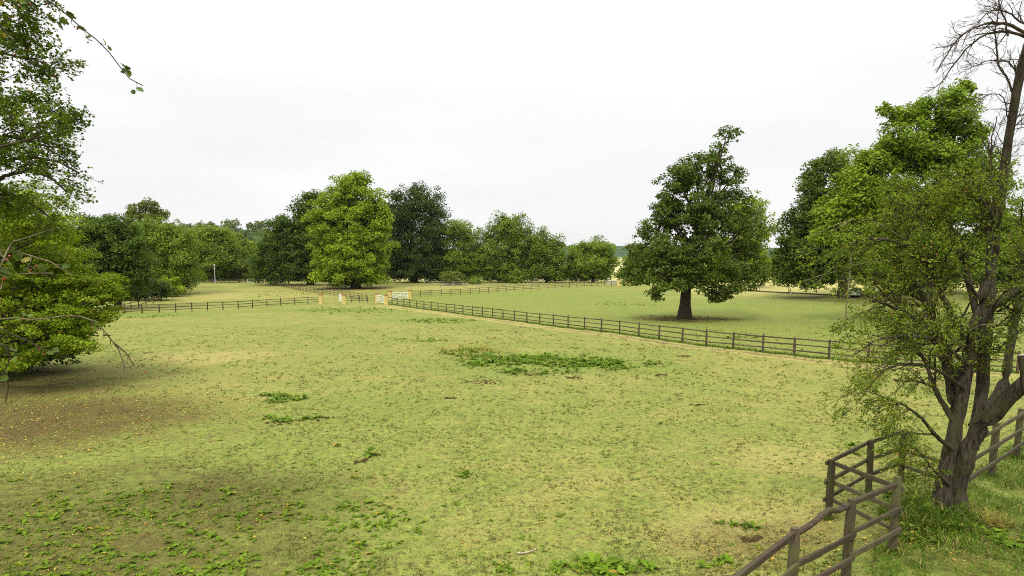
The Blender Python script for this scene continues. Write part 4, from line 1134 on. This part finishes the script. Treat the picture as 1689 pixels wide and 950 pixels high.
# --- the tall tree at the left edge, its crown reaching in from outside
def left_thorn():
    rng = np.random.default_rng(31)
    base = np.array([-12.3, 9.0, 0.]); base[2] = float(ground_h(-12.3, 9.0))
    root = empty('hawthorn_tree', base, 'tall tree, its dark leaves toned as if backlit, overhanging the left edge, layered sprays against the sky', 'tree')
    def pp(*l): return [P(x, y, d) for x, y, d in l]
    tr = resample([base - np.array([0, 0, .2]), base + np.array([.2, .1, 2.2]), base + np.array([.4, .2, 5]), base + np.array([.2, .3, 8.5])], 14)
    V, Q = tubes((tr - base)[None], np.linspace(.32, .10, 14)[None], 10)
    link('trunk', mesh_np('trunk', V, Q, M_BARK, True), root)
    ends = [
        ((-260, 330, 9.4), (-120, 240, 9.4), (-30, 190, 9.4), (50, 165, 9.4), (90, 190, 9.4)),
        ((-260, 330, 9.4), (-100, 270, 9.6), (0, 225, 9.6), (70, 240, 9.6), (112, 245, 9.6)),
        ((-240, 360, 9.2), (-90, 300, 9.2), (20, 262, 9.2), (90, 265, 9.2), (130, 285, 9.2)),
        ((-240, 380, 9.0), (-80, 330, 9.0), (20, 285, 9.0), (80, 290, 9.0), (112, 318, 9.0)),
        ((-230, 400, 9.6), (-80, 345, 9.8), (0, 318, 9.9), (50, 335, 9.9), (90, 365, 9.9)),
        ((-260, 300, 9.9), (-140, 200, 10.), (-60, 170, 10.), (0, 160, 10.), (40, 185, 10.)),
        ((-250, 340, 8.8), (-120, 280, 8.7), (-30, 250, 8.7), (30, 235, 8.7), (70, 225, 8.7)),
        ((-250, 200, 9.2), (-120, 60, 9.2), (-40, 30, 9.2), (20, 55, 9.2), (50, 85, 9.2)),
        ((-250, 200, 9.6), (-130, 80, 9.6), (-50, 70, 9.6), (10, 90, 9.6), (60, 98, 9.6)),
        ((-250, 180, 9.0), (-120, 10, 9.0), (-50, -30, 9.0), (10, -10, 9.0), (50, 20, 9.0)),
        ((-250, 260, 9.4), (-120, 160, 9.4), (-60, 130, 9.4), (-20, 125, 9.4), (8, 135, 9.4)),
    ]
    B = []
    for e in ends:
        a0 = tr[np.argmin(np.abs(tr[:, 2] - P(*e[0])[2]))]
        B.append(resample([a0] + pp(*e[1:]), 18))
    B = np.array(B); BR = np.tile(np.linspace(.085, .012, 18), (len(B), 1))
    A1, R1 = grow(B, BR, 16, .35, .62, .65, .02, rng, 6, .45, (.06, 0, .03), .16)
    A2, R2 = grow(A1, R1, 9, .1, .34, .7, .05, rng, 5, .5, (0.02, 0, .0), .2)
    A3, R3 = grow(A2, R2, 4, .1, .2, .75, .05, rng, 4, .55, (0, 0, .0), .25)
    V, Q = join([tubes(B - base, BR, 7), tubes(A1 - base, R1, 5), tubes(A2 - base, np.maximum(R2, .003), 3)])
    tag(link('branches', mesh_np('branches', V, Q, M_BARK_DARK, True), root), kind='stuff')
    ok = A3[:, 0, 0] / A3[:, 0, 1] > -1.15
    A3 = A3[ok]
    p, nr, s, ax = leaves_on(A3, 8, .043, rng, up=.9)
    V, Q = leaf_quads(p - base, nr, s, rng, .75, .12, ax)
    link('crown', mesh_np('crown', V, Q, leafmat('hawleft')), root)
    hi = np.where((A3[:, -1, 2] > P(40, 130, 9.4)[2]))[0]
    k = rng.choice(hi, min(130, len(hi)), replace=False)
    tag(link('haws', berries_mesh('haws', A3[k, -1] - base, .016, M_HAW, rng), root), kind='stuff')
left_thorn()

# --- the bright bush below it, further down the field edge
def left_bush():
    b = G(-170, 632)
    d = G(-60, 632)[1]
    tree('field_maple', 'bright yellow-green bushy tree drooping over the field at the left edge', b,
         px_lobes([(20, 350, 50, 36, 1), (60, 385, 44, 34, 1), (35, 335, 42, 34, -2), (85, 372, 36, 30, -2), (-20, 390, 60, 60, -2), (110, 440, 46, 28), (150, 470, 40, 30), (60, 450, 60, 40, -1), (170, 500, 34, 24), (120, 500, 50, 34, -1), (40, 510, 60, 40, -2), (150, 535, 34, 18, -1),
                   (90, 545, 50, 26, -2), (20, 570, 40, 26, -3), (120, 565, 34, 14, -2), (-40, 450, 60, 60), (-50, 560, 50, 40), (70, 415, 45, 30), (180, 475, 22, 20), (45, 590, 26, 12, -3), (15, 600, 34, 12, -2), (95, 582, 36, 14, -1), (-30, 590, 50, 22)], d),
         74000, .10, 'bush', .28, cs=.55, seed=50, twigs=300, up=.8, aspect=.7, inner=.25, flat=.34, core=.06, spars=.85)
    b2 = G(20, 604)
    belt('hedgerow_tree', 'dark shaded thicket behind the bright bushy tree at the left edge', -160, 560, [(40, 580, 60, 22), (100, 572, 40, 20), (30, 500, 70, 50), (110, 500, 50, 50), (60, 545, 60, 30), (20, 420, 60, 60)], 16000, .2, 'dark', .2, 51, d=34, cs=.9)
left_bush()

# --- closest branches: lobed leaves and red haws
def lobed_leaf_mesh(name, seed, mat):
    r = np.random.default_rng(seed)
    out = [(0, 0), (.10, .10), (.34, .20), (.46, .42), (.28, .45), (.40, .72), (.20, .70), (.12, .95), (0, 1.0)]
    pts = [(x * (1 + r.normal() * .08), y) for x, y in out]
    V, F = [], []
    mid = [(0, y, 0) for _, y in pts]
    for (x, y), m in zip(pts, mid): V.append((0, y, -.03 * math.sin(y * 3)))
    n = len(pts)
    for (x, y) in pts: V.append((x, y, .10 * x + .05 * math.sin(y * 6)))
    for (x, y) in pts: V.append((-x * (1 + r.normal() * .05), y, .10 * x + .05 * math.sin(y * 5 + 1)))
    for i in range(n - 1):
        F.append((i, n + i, n + i + 1, i + 1)); F.append((i, i + 1, 2 * n + i + 1, 2 * n + i))
    me = bpy.data.meshes.new(name); me.from_pydata(V, [], F); me.update(); me.materials.append(mat); return me

def near_leaf_material(name, c):
    m, nt, out = mat_new(name)
    oi = N(nt, 'ShaderNodeObjectInfo'); tc = N(nt, 'ShaderNodeTexCoord')
    a = noise(nt, tc.outputs['Object'], 5., 4)
    k = mixc(nt, maprange(nt, a, .3, .7), tuple(v * .7 for v in c), tuple(v * 1.3 for v in c))
    vc = N(nt, 'ShaderNodeVectorMath', operation='SCALE'); nt.links.new(k, vc.inputs[0]); nt.links.new(maprange(nt, oi.outputs['Random'], 0, 1, .6, 1.4), vc.inputs['Scale'])
    pb = N(nt, 'ShaderNodeBsdfPrincipled'); pb.inputs['Roughness'].default_value = .55; pb.inputs['Specular IOR Level'].default_value = .2
    tr = N(nt, 'ShaderNodeBsdfTranslucent'); mx = N(nt, 'ShaderNodeMixShader'); mx.inputs[0].default_value = .25
    nt.links.new(vc.outputs[0], pb.inputs['Base Color']); nt.links.new(vc.outputs[0], tr.inputs[0])
    nt.links.new(pb.outputs[0], mx.inputs[1]); nt.links.new(tr.outputs[0], mx.inputs[2]); nt.links.new(mx.outputs[0], out.inputs[0])
    return m

def near_branches():
    rng = np.random.default_rng(8)
    base = np.array([-5.6, 3.4, float(ground_h(-5.6, 3.4))])
    root = empty('hawthorn_tree', base, 'closest hawthorn, its thin berry-hung branches reaching in at the left edge', 'tree')
    Mg = near_leaf_material('hawthorn_leaf', (.085, .135, .016)); My = near_leaf_material('yellowing_leaf', (.26, .22, .03))
    LM = [lobed_leaf_mesh('leaf', k, Mg) for k in range(4)] + [lobed_leaf_mesh('leaf', 9, My)]
    bm = bpy.data.meshes.new('haw')
    u, V = 8, []
    for i in range(1, 5):
        for j in range(u):
            a, b = math.pi * i / 5, 2 * math.pi * j / u; V.append((math.sin(a) * math.cos(b), math.sin(a) * math.sin(b), math.cos(a) * 1.15))
    F = [(i * u + j, i * u + (j + 1) % u, (i + 1) * u + (j + 1) % u, (i + 1) * u + j) for i in range(3) for j in range(u)]
    V += [(0, 0, 1.15), (0, 0, -1.1)]
    F += [((j + 1) % u, j, 4 * u) for j in range(u)] + [(3 * u + j, 3 * u + (j + 1) % u, 4 * u + 1) for j in range(u)]
    bm.from_pydata(V, [], F); bm.update(); bm.materials.append(M_HAW)
    bm.polygons.foreach_set('use_smooth', np.ones(len(F), bool))
    tr = resample([base - np.array([0, 0, .2]), base + np.array([.1, 0, 2.]), base + np.array([.25, .1, 4.2]), base + np.array([.5, .2, 6.6]), base + np.array([.9, .2, 8.])], 14)
    Vt, Qt = tubes((tr - base)[None], np.linspace(.15, .05, 14)[None], 10)
    link('trunk', mesh_np('trunk', Vt, Qt, M_BARK, True), root)
    def pp(*l): return [P(x, y, d) for x, y, d in l]
    # px polyline, radius, leaves, haws, mossy
    spec = [
        ('top', pp((20, -40, 4.2), (72, 0, 4.3), (110, 22, 4.3), (150, 60, 4.3), (185, 95, 4.3), (212, 128, 4.3), (236, 142, 4.3)), .008, 26, 24, (.3, 1)),
        ('up', pp((-60, 10, 4.4), (0, 48, 4.5), (22, 70, 4.5), (18, 100, 4.5)), .008, 8, 4, (.4, 1)),
        ('berry', pp((-60, 425, 3.0), (0, 412, 3.1), (40, 418, 3.1), (85, 432, 3.1), (125, 455, 3.1)), .008, 14, 22, (.25, 1)),
        ('wide', pp((-70, 430, 2.1), (0, 408, 2.2), (50, 395, 2.2), (90, 380, 2.2)), .007, 14, 7, (.3, 1)),
        ('mid', pp((-60, 490, 3.6), (0, 462, 3.7), (40, 453, 3.7), (90, 450, 3.7)), .008, 10, 8, (.2, 1)),
        ('long', pp((-60, 530, 4.2), (0, 527, 4.3), (70, 525, 4.3), (145, 522, 4.3), (185, 560, 4.3), (200, 590, 4.3), (205, 628, 4.3)), .010, 12, 6, (.1, .75)),
        ('fork', pp((188, 566, 4.3), (205, 580, 4.3), (214, 592, 4.3), (221, 604, 4.3)), .006, 1, 3, (.6, 1)),
        ('low', pp((-60, 520, 4.0), (0, 542, 4.0), (50, 565, 4.0), (100, 588, 4.0), (112, 592, 4.)), .008, 16, 12, (.2, 1)),
        ('bottom', pp((-30, 560, 3.5), (2, 600, 3.5), (15, 645, 3.5), (8, 668, 3.5)), .009, 10, 7, (.3, 1)),
        ('corner', pp((-60, -60, 3.4), (0, -30, 3.4), (40, -5, 3.4), (60, 20, 3.4)), .007, 14, 26, (.4, 1)),
    ]
    for nm, pl, r, nl, nh, (ta, tb) in spec:
        side = tr[np.argmin(np.linalg.norm(tr - pl[0], axis=1))]
        full = [side] + pl if nm != 'fork' else pl
        q = resample(full, 26)
        q[3:] += rng.normal(size=(23, 3)) * (.001 if nm == 'fork' else .005)
        org = q[0]
        tw, twr = grow(q[None, 8:], np.full((1, 18), r), 14 if nm != 'fork' else 4, .15, .13, .8, .05, rng, 5, .5, (0, 0, .05), .3)
        Vb, Qb = join([tubes((q - org)[None], np.linspace(r * 1.0, r * .38, 26)[None], 7), tubes(tw - org, np.maximum(twr * .6, .0012), 4)])
        bo = link('branch', mesh_np('branch', Vb, Qb, M_TWIG_PALE if nm in ('wide', 'mid', 'long', 'berry') else M_TWIG, True), root)
        bo.location = Vector(org - base)
        i_in = 8 if nm != 'fork' else 2
        for _ in range(int(nl * 1.7)):
            k = int(rng.integers(len(tw))); e = tw[k, rng.integers(2, 5)]
            me = LM[4] if rng.random() < .10 else LM[rng.integers(4)]
            o = bpy.data.objects.new('leaf', me); COL.objects.link(o); o.parent = bo
            o.location = Vector(e - org)
            s = rng.uniform(.04, .066) if nm in ('top', 'corner', 'up') else rng.uniform(.032, .054)
            o.scale = (s, s, s)
            o.rotation_euler = (rng.normal(0, .7), rng.normal(0, .7), rng.uniform(0, 6.28))
        for _ in range(int(nh * .7)):
            k = int(rng.integers(len(tw))); e = tw[k, -1] + rng.normal(size=3) * .012
            o = bpy.data.objects.new('haw', bm); COL.objects.link(o); o.parent = bo
            o.location = Vector(e - org); s = rng.uniform(.0048, .0066); o.scale = (s, s, s)
            o.rotation_euler = (rng.normal(0, .6), rng.normal(0, .6), 0)
near_branches()

# ------------------------------------------------------------------ grass, weeds, fallen leaves
def scatter(n, y0, y1, rng, pw=1.6, spread=.95):
    """points over the field in front, thinning with distance"""
    u = rng.random(n)
    a = 1 - pw
    y = (y0 ** a + u * (y1 ** a - y0 ** a)) ** (1 / a)
    x = rng.uniform(-spread, spread, n) * y
    return x, y

def value_noise(x, y, s, seed):
    r = np.random.default_rng(seed); g = r.random((256, 256))
    fx, fy = x / s + 1000, y / s + 1000
    ix, iy = np.floor(fx).astype(int), np.floor(fy).astype(int)
    tx, ty = fx - ix, fy - iy; tx = tx * tx * (3 - 2 * tx); ty = ty * ty * (3 - 2 * ty)
    q = lambda i, j: g[i % 256, j % 256]
    return (q(ix, iy) * (1 - tx) + q(ix + 1, iy) * tx) * (1 - ty) + (q(ix, iy + 1) * (1 - tx) + q(ix + 1, iy + 1) * tx) * ty

def blade_field(name, x, y, length, width, lean, mat, rng, curl=.4):
    n = len(x)
    z = ground_h(x, y)
    b = np.stack([x, y, z - .004], 1)
    az = rng.uniform(0, 2 * math.pi, n); ln = np.clip(rng.normal(lean, .25, n), .1, 1.5)
    d = np.stack([np.cos(az) * np.sin(ln), np.sin(az) * np.sin(ln), np.cos(ln)], 1)
    d2 = nrm(d + np.stack([np.cos(az), np.sin(az), -np.ones(n) * .4], 1) * curl)
    sd = np.stack([-np.sin(az), np.cos(az), np.zeros(n)], 1) * (width * rng.uniform(.6, 1.3, n))[:, None] * .5
    L = length * rng.uniform(.5, 1.4, n)
    m = b + d * (L * .55)[:, None]; t = m + d2 * (L * .45)[:, None]
    V = np.stack([b - sd * .8, b + sd * .8, m + sd, m - sd, t], 1).reshape(-1, 3)
    i = (np.arange(n) * 5)[:, None]
    # a quad and a pointed tip, stored as two quads (the second folded on its tip edge)
    Q = (i[:, None, :] + np.array([[0, 1, 2], [0, 2, 3], [3, 2, 4]])[None]).reshape(-1, 3)
    return tag(link(name, mesh_np(name, V, Q, mat)), kind='stuff')

M_GRASS = leaf_material('grass_blades', (.11, .155, .022), (.18, .215, .04), (.40, .35, .12), .35, 1.2, .3, .7)
M_TUFT = leaf_material('tuft_blades', (.032, .058, .008), (.062, .045, .016), (.20, .19, .05), .22, 5., .2, .7)
M_GRASS_LONG = leaf_material('long_grass_blades', (.045, .088, .008), (.085, .14, .015), (.30, .25, .08), .10, .9, .3, .6)  # greens lowered: shade under the hawthorn is painted into the bank grass
M_WEED = leaf_material('dock_leaves', (.072, .128, .010), (.118, .178, .018), (.34, .25, .03), .05, 1.5, .3, .75)
M_NETTLE = leaf_material('nettle_leaves', (.058, .112, .010), (.105, .165, .017), (.24, .25, .04), .08, 1.5, .3, .75)
M_FALLEN = leaf_material('fallen_leaf', (.30, .20, .04), (.17, .09, .025), (.52, .42, .07), .3, 2., .1, .6)

def meadow():
    rng = np.random.default_rng(3)
    lit_spots = [gp(25, 690, 9, 6, 1.0), gp(-40, 640, 12, 9, .9)]
    # the short turf
    x, y = scatter(150000, 7.5, 40, rng, 2.0)
    v = value_noise(x, y, .35, 1) * .6 + value_noise(x, y, .11, 2) * .4
    keep = rng.random(len(x)) < sstep(.28, .62, v) * .9 + .1
    keep &= rng.random(len(x)) > blobs(x, y, lit_spots) * .75
    x, y = x[keep], y[keep]
    sc = np.clip(y / 22, .65, 1.6)
    blade_field('grass', x, y, .05 * sc ** .5, .010 * sc, .95, M_GRASS, rng)
    # tufts the horses leave: darker, standing clear of the turf
    x, y = scatter(34000, 7.5, 62, rng, 1.7)
    v = value_noise(x, y, 1.3, 21) * .6 + value_noise(x, y, .45, 22) * .4
    keep = (rng.random(len(x)) < sstep(.30, .62, v)) & (((x - 6.45) * .826 - (y - 10.2)) / 1.297 < -.2)
    keep &= rng.random(len(x)) > blobs(x, y, lit_spots) * .6
    x, y = x[keep], y[keep]
    k = 7
    r = .035 * np.repeat(np.clip(y / 22, .7, 1.8), k)
    x2, y2 = np.repeat(x, k) + rng.normal(size=len(x) * k) * r, np.repeat(y, k) + rng.normal(size=len(x) * k) * r
    blade_field('grass_tufts', x2, y2, .075 * np.clip(y2 / 22, .7, 1.5), .013 * np.clip(y2 / 20, .7, 2.2), .75, M_TUFT, rng)
meadow()

def long_grass():
    rng = np.random.default_rng(4)
    n = 90000
    x = rng.uniform(5.5, 19, n); y = rng.uniform(7., 20, n)
    s = ((x - 6.45) * .826 - (y - 10.2)) / 1.297
    v = value_noise(x, y, .6, 5) * .6 + value_noise(x, y, .2, 6) * .4
    keep = (s > -.1) & (rng.random(n) < sstep(.25, .6, v)) & (x / y > .62) & (x / y < 1.0)
    x, y = x[keep], y[keep]
    blade_field('long_grass', x, y, .22, .012, .85, M_GRASS_LONG, rng, .9)
    # grass left standing round the near posts
    fx = np.array([3.86, 5.22, 6.6, 6.71, 8.41, 9.59, 11.33, 13.0]); fy = np.array([7.95, 9.03, 10.07, 12.36, 13.8, 14.5, 13.9, 15.21])
    a = rng.uniform(0, 6.28, 8 * 110); r = .07 + .16 * rng.random(8 * 110) ** 1.5
    blade_field('post_grass', np.repeat(fx, 110) + r * np.cos(a), np.repeat(fy, 110) + r * np.sin(a), .17, .009, .6, M_GRASS_LONG, rng, .8)
    # rank grass left standing under the long fence
    k = rng.integers(0, len(F1_FEET) - 1, 9000); t = rng.random(9000)[:, None]
    A = np.array(F1_FEET); p = A[k] * (1 - t) + A[k + 1] * t + rng.normal(size=(9000, 3)) * np.array([.13, .13, 0])
    blade_field('fence_grass', p[:, 0], p[:, 1], .22, .03, .5, M_GRASS_LONG, rng, .6)
long_grass()

def rosettes(name, centers, nleaf, L, mat, rng, lift=.55, aspect=.34):
    """low broad-leaved plants: each leaf a bent strip of four quads"""
    m = len(centers) * nleaf
    c = np.repeat(centers, nleaf, 0)
    az = rng.uniform(0, 2 * math.pi, m); ll = L * rng.uniform(.5, 1.3, m) * np.repeat(np.clip(rng.lognormal(-.15, .42, len(centers)), .35, 2.2), nleaf)
    el = rng.normal(lift, .25, m)
    out = np.stack([np.cos(az), np.sin(az), np.zeros(m)], 1); sd = np.stack([-np.sin(az), np.cos(az), np.zeros(m)], 1)
    rows = []
    for t, w, dr in ((0, .12, 0), (.25, .8, 0), (.55, 1., .06), (.82, .7, .2), (1., .06, .36)):
        ctr = c + out * (ll * t * np.cos(el))[:, None] + np.array([0, 0, 1]) * (ll * (t * np.sin(el) - dr))[:, None]
        ww = (ll * aspect * .5 * w)[:, None]
        tilt = rng.normal(0, .15, m)[:, None] * np.array([0, 0, 1]) * ww
        rows.append(np.stack([ctr - sd * ww + [0, 0, .0] + tilt + np.array([0, 0, 1]) * ww * .25, ctr + sd * ww - tilt + np.array([0, 0, 1]) * ww * .25], 1))
    V = np.stack(rows, 1).reshape(-1, 3)
    i = (np.arange(m) * 10)[:, None, None]
    Q = (i + np.array([[2 * k, 2 * k + 1, 2 * k + 3, 2 * k + 2] for k in range(4)])[None]).reshape(-1, 4)
    return tag(link(name, mesh_np(name, V, Q, mat)), kind='stuff')

def on_ground(x, y, dz=.01):
    return np.stack([x, y, ground_h(x, y) + dz], 1)

def patch(px, py, rx, ry, n, rng):
    g = G(px, py); a = rng.uniform(0, 2 * math.pi, n); r = rng.random(n) ** .6
    return g[0] + rx * r * np.cos(a), g[1] + ry * r * np.sin(a)

def weeds():
    rng = np.random.default_rng(6)
    # docks in the near left of the field
    x, y = scatter(6000, 9.0, 20, rng, 2.2, .95)
    v = value_noise(x, y, 1.1, 9) * .6 + value_noise(x, y, .4, 10) * .4
    edge = -1.0 - .16 * (y - 9) + value_noise(x, y, 1.6, 14) * 3 - 1.5
    keep = (x < edge) & (y < 14.2 + .12 * (-x)) & (v > .465)
    c = [on_ground(x[keep], y[keep])]
    for px, py, rx, ry, n in ((25, 790, .7, .4, 14), (370, 935, .9, .4, 34), (270, 810, 1.2, .5, 18), (120, 830, 1.5, .7, 20), (300, 870, 1.2, .5, 18)):
        c.append(on_ground(*patch(px, py, rx, ry, n, rng)))
    rosettes('dock_weeds', np.concatenate(c), 7, .092, M_WEED, rng, .45, .42)
    # loose scattering over the rest of the field
    x, y = scatter(900, 9, 45, rng, 1.7, .8)
    v = value_noise(x, y, 2.5, 12); keep = (v > .5) & (((x - 6.45) * .826 - (y - 10.2)) / 1.297 < -.3)
    rosettes('field_weeds', on_ground(x[keep], y[keep]), 6, .085, M_WEED, rng, .35, .4)
    # docks with yellow stalks at the bottom of the picture
    c = np.concatenate([on_ground(*patch(985, 935, 1.1, .28, 46, rng)), on_ground(*patch(1215, 870, .4, .3, 6, rng)), on_ground(*patch(1185, 930, .5, .2, 8, rng))])
    rosettes('yellow_stalked_docks', c, 8, .17, M_WEED, rng, .55, .34)
    # the rank patch in the middle
    c = []
    for px, py, rx, ry, n in ((775, 580, 2.2, 2.4, 190), (840, 592, 2.6, 2.2, 300), (900, 596, 3.0, 2.6, 430), (965, 600, 2.4, 2.0, 300), (1010, 606, 1.3, 1.2, 70), (800, 600, 1.8, 1.3, 120), (845, 613, .7, .6, 40), (900, 615, 2.2, 1.0, 60), (880, 598, 5.0, 3.8, 330)):
        c.append(on_ground(*patch(px, py, rx, ry, n, rng)))
    c = np.concatenate(c); v = value_noise(c[:, 0], c[:, 1], .9, 31) * .6 + value_noise(c[:, 0], c[:, 1], .35, 32) * .4
    c = c[v > .37]
    rosettes('nettle_patch', c, 8, .19, M_NETTLE, rng, .7, .4)
    c = []
    for px, py, rx, ry, n in ((725, 529, 4.5, 4., 220), (560, 511, 6, 6., 170), (600, 515, 7, 6, 120), (470, 484, 9, 9, 120), (1020, 501, 4, 5, 70), (1060, 504, 3, 4, 40), (468, 659, .9, .7, 44), (448, 652, .5, .4, 14), (480, 692, 1.2, .5, 30),
                              (50, 590, 1.6, 2., 60), (255, 522, 3, 4, 60), (1225, 556, 2.0, .8, 40), (610, 750, .3, .2, 6), (770, 785, .3, .2, 6), (690, 562, 3, 2, 25), (1060, 600, 2, 1.6, 30)):
        c.append(on_ground(*patch(px, py, rx, ry, n, rng)))
    rosettes('scattered_nettles', np.concatenate(c), 7, .20, M_NETTLE, rng, .55, .38)
    # seed stalks in the rank patch
    x, y = patch(785, 580, 3.0, 2.6, 220, rng)
    blade_field('dry_stalks', x, y, .55, .02, .25, leaf_material('seed_stalks', (.26, .20, .08), (.33, .24, .09)), rng, .2)
    # undergrowth round the foot of the near hawthorn
    c = np.concatenate([on_ground(*patch(1530, 850, .75, .8, 120, rng)), on_ground(*patch(1510, 885, .5, .4, 60, rng)), on_ground(*patch(1500, 820, .5, .6, 40, rng))])
    rosettes('undergrowth', c, 9, .13, leaf_material('undergrowth_leaves', (.04, .07, .010), (.085, .115, .018), (.36, .30, .04), .14, 2.), rng, .9, .4)
    x, y = patch(1530, 850, .8, .9, 2500, rng)
    blade_field('undergrowth_grass', x, y, .3, .012, .6, M_GRASS_LONG, rng, .7)
    x, y = patch(1630, 862, .3, .3, 350, rng)
    blade_field('straw_tuft', x, y, .35, .012, 1.0, leaf_material('straw_blades', (.24, .20, .07), (.18, .17, .05)), rng, .9)
    c = np.concatenate([on_ground(*patch(1670, 890, .5, .4, 24, rng)), on_ground(*patch(1600, 880, .4, .3, 10, rng)), on_ground(*patch(1440, 745, 1.0, .8, 20, rng))])
    rosettes('bank_weeds', c, 7, .13, M_WEED, rng, .5, .45)
weeds()

def flat_leaves(name, x, y, size, mat, rng, dz=.02):
    n = len(x)
    p = on_ground(x, y, dz)
    nor = nrm(np.array([0, 0, 1.]) + rng.normal(size=(n, 3)) * .35)
    V, Q = leaf_quads(p, nor, size * np.clip(rng.lognormal(-.25, .45, n), .3, 2.2), rng, .7, .25)
    return tag(link(name, mesh_np(name, V, Q, mat)), kind='stuff')

def litter_leaves():
    rng = np.random.default_rng(12)
    xs, ys = [], []
    for px, py, rx, ry, n in ((60, 690, 9, 5.5, 6500), (0, 760, 6, 3, 1500), (180, 680, 6, 5, 1600), (1300, 900, 2.2, 1.6, 420), (1500, 870, 1.4, 1.4, 320), (1560, 700, 3, 3, 300)):
        x, y = patch(px, py, rx, ry, n, rng); xs.append(x); ys.append(y)
    x, y = scatter(9000, 8, 45, rng, 1.9, .85); q = (value_noise(x, y, 1.7, 41) * .6 + value_noise(x, y, .5, 42) * .4) > .56; x, y = x[q], y[q]; xs.append(x); ys.append(y)
    flat_leaves('fallen_leaves', np.concatenate(xs), np.concatenate(ys), .042, M_FALLEN, rng)
    xs, ys = [], []
    for g, rx, ry, n in ((OAK, 6.5, 5.5, 1800),):
        a = rng.uniform(0, 6.28, n); r = rng.random(n) ** .6; xs.append(g[0] + rx * r * np.cos(a)); ys.append(g[1] + ry * r * np.sin(a))
    flat_leaves('oak_litter', np.concatenate(xs), np.concatenate(ys), .12, leaf_material('oak_litter_leaf', (.16, .10, .035), (.10, .06, .02), (.34, .24, .07), .2, 1.), rng)
litter_leaves()

def earth_clods():
    """scuffed dark earth and droppings"""
    rng = np.random.default_rng(15)
    xs, ys, ss = [], [], []
    for px, py, n, sp in ((812, 545, 10, .9), (850, 548, 8, .8), (945, 574, 9, .5), (1075, 600, 26, .5), (1130, 588, 12, .6), (1090, 619, 10, .4), (800, 630, 20, .8), (945, 623, 14, .5), (880, 618, 10, .5), (860, 540, 8, .6), (958, 561, 4, .4),
                          (1035, 568, 6, .5), (1060, 575, 6, .5), (695, 562, 5, .6), (600, 527, 5, .8), (590, 522, 4, .6), (625, 520, 4, .6), (905, 553, 6, .6), (815, 558, 5, .6), (1150, 668, 8, .3), (740, 656, 8, .4), (460, 698, 8, .5), (530, 690, 6, .4), (1240, 890, 6, .2), (600, 760, 5, .3)):
        x, y = patch(px, py, sp, sp * .8, n * 2, rng); xs.append(x); ys.append(y); ss.append(rng.uniform(.03, .10, n * 2))
    x, y, s = np.concatenate(xs), np.concatenate(ys), np.concatenate(ss)
    c = on_ground(x, y, 0)
    u = np.array([(math.cos(a), math.sin(a), 0) for a in np.linspace(0, 6.283, 7)[:-1]])
    V, F = [], []
    for i in range(len(x)):
        o = len(V)
        for k, (h, rr) in enumerate(((-.05, 1.1), (.28, .8), (.42, .3))):
            for q in u: V.append(c[i] + np.array([q[0], q[1] * .8, 0]) * s[i] * rr * rng.uniform(.7, 1.3) + np.array([0, 0, h * s[i] * rng.uniform(.7, 1.2)]))
        for k in range(2):
            for j in range(6): F.append((o + k * 6 + j, o + k * 6 + (j + 1) % 6, o + k * 6 + 6 + (j + 1) % 6, o + k * 6 + 6 + j))
        F.append((o + 12, o + 13, o + 14, o + 15)); F.append((o + 12, o + 15, o + 16, o + 17))
    tag(link('earth_clods', mesh_np('earth_clods', np.array(V), np.array(F), plain_material('dark_earth', (.062, .042, .018), 1.0, var=.3, scale=8, spec=.02))), kind='stuff')
earth_clods()

# ------------------------------------------------------------------ small things on the grass
def stick():
    g = G(868, 913)
    pts = resample([np.array([-.17, -.03, .02]), np.array([-.06, -.035, .03]), np.array([.05, 0, .035]), np.array([.15, .09, .03]), np.array([.19, .12, .035])], 12)
    s = np.linspace(0, 1, 12)
    V, Q = tubes(pts[None], (.019 * (1 - .35 * s) + .003 * np.sin(s * 20))[None], 8)
    o = link('fallen_stick', mesh_np('fallen_stick', V, Q, bark_material('bleached_stick', (.30, .24, .17), (.55, .47, .36)), True)); o.location = Vector(g)
    tag(o, 'pale crooked stick lying on the grass near the bottom middle', 'stick')
stick()
def apple(px, py, col, label):
    g = G(px, py)
    V, F = [], []
    n, m = 12, 7
    for i in range(m + 1):
        a = math.pi * i / m
        r = math.sin(a) * (1 + .12 * math.cos(a)); z = math.cos(a) * .9 - .22 * math.exp(-(a / .35) ** 2)
        for j in range(n): V.append((.042 * r * math.cos(2 * math.pi * j / n), .042 * r * math.sin(2 * math.pi * j / n), .037 + .042 * z))
    for i in range(m):
        for j in range(n): F.append((i * n + j, (i + 1) * n + j, (i + 1) * n + (j + 1) % n, i * n + (j + 1) % n))
    me = bpy.data.meshes.new('fallen_apple'); me.from_pydata(V, [], F); me.update()
    me.polygons.foreach_set('use_smooth', np.ones(len(F), bool)); me.materials.append(plain_material('apple_skin', col, .35, var=.2, scale=20))
    o = link('fallen_apple', me); o.location = Vector(g); tag(o, label, 'apple')
apple(147, 745, (.62, .34, .04), 'orange-yellow fallen fruit on the dead leaves at the lower left')

# ------------------------------------------------------------------ the air: a closed box of thin even haze
def haze():
    m, nt, out = mat_new('haze_air')
    pv = N(nt, 'ShaderNodeVolumePrincipled')
    pv.inputs['Color'].default_value = (.93, .96, 1, 1); pv.inputs['Density'].default_value = .00004
    pv.inputs['Anisotropy'].default_value = 0
    nt.links.new(pv.outputs[0], out.inputs['Volume'])
    m.cycles.homogeneous_volume = True
    L = 4600
    V = [(x, y, z) for z in (-8, 128) for x, y in ((-L, -L), (L, -L), (L, L), (-L, L))]
    me = bpy.data.meshes.new('haze'); me.from_pydata(V, [], [(3, 2, 1, 0), (4, 5, 6, 7), (0, 1, 5, 4), (1, 2, 6, 5), (2, 3, 7, 6), (3, 0, 4, 7)]); me.update()
    tag(link('haze', me, None, m), kind='stuff')
haze()
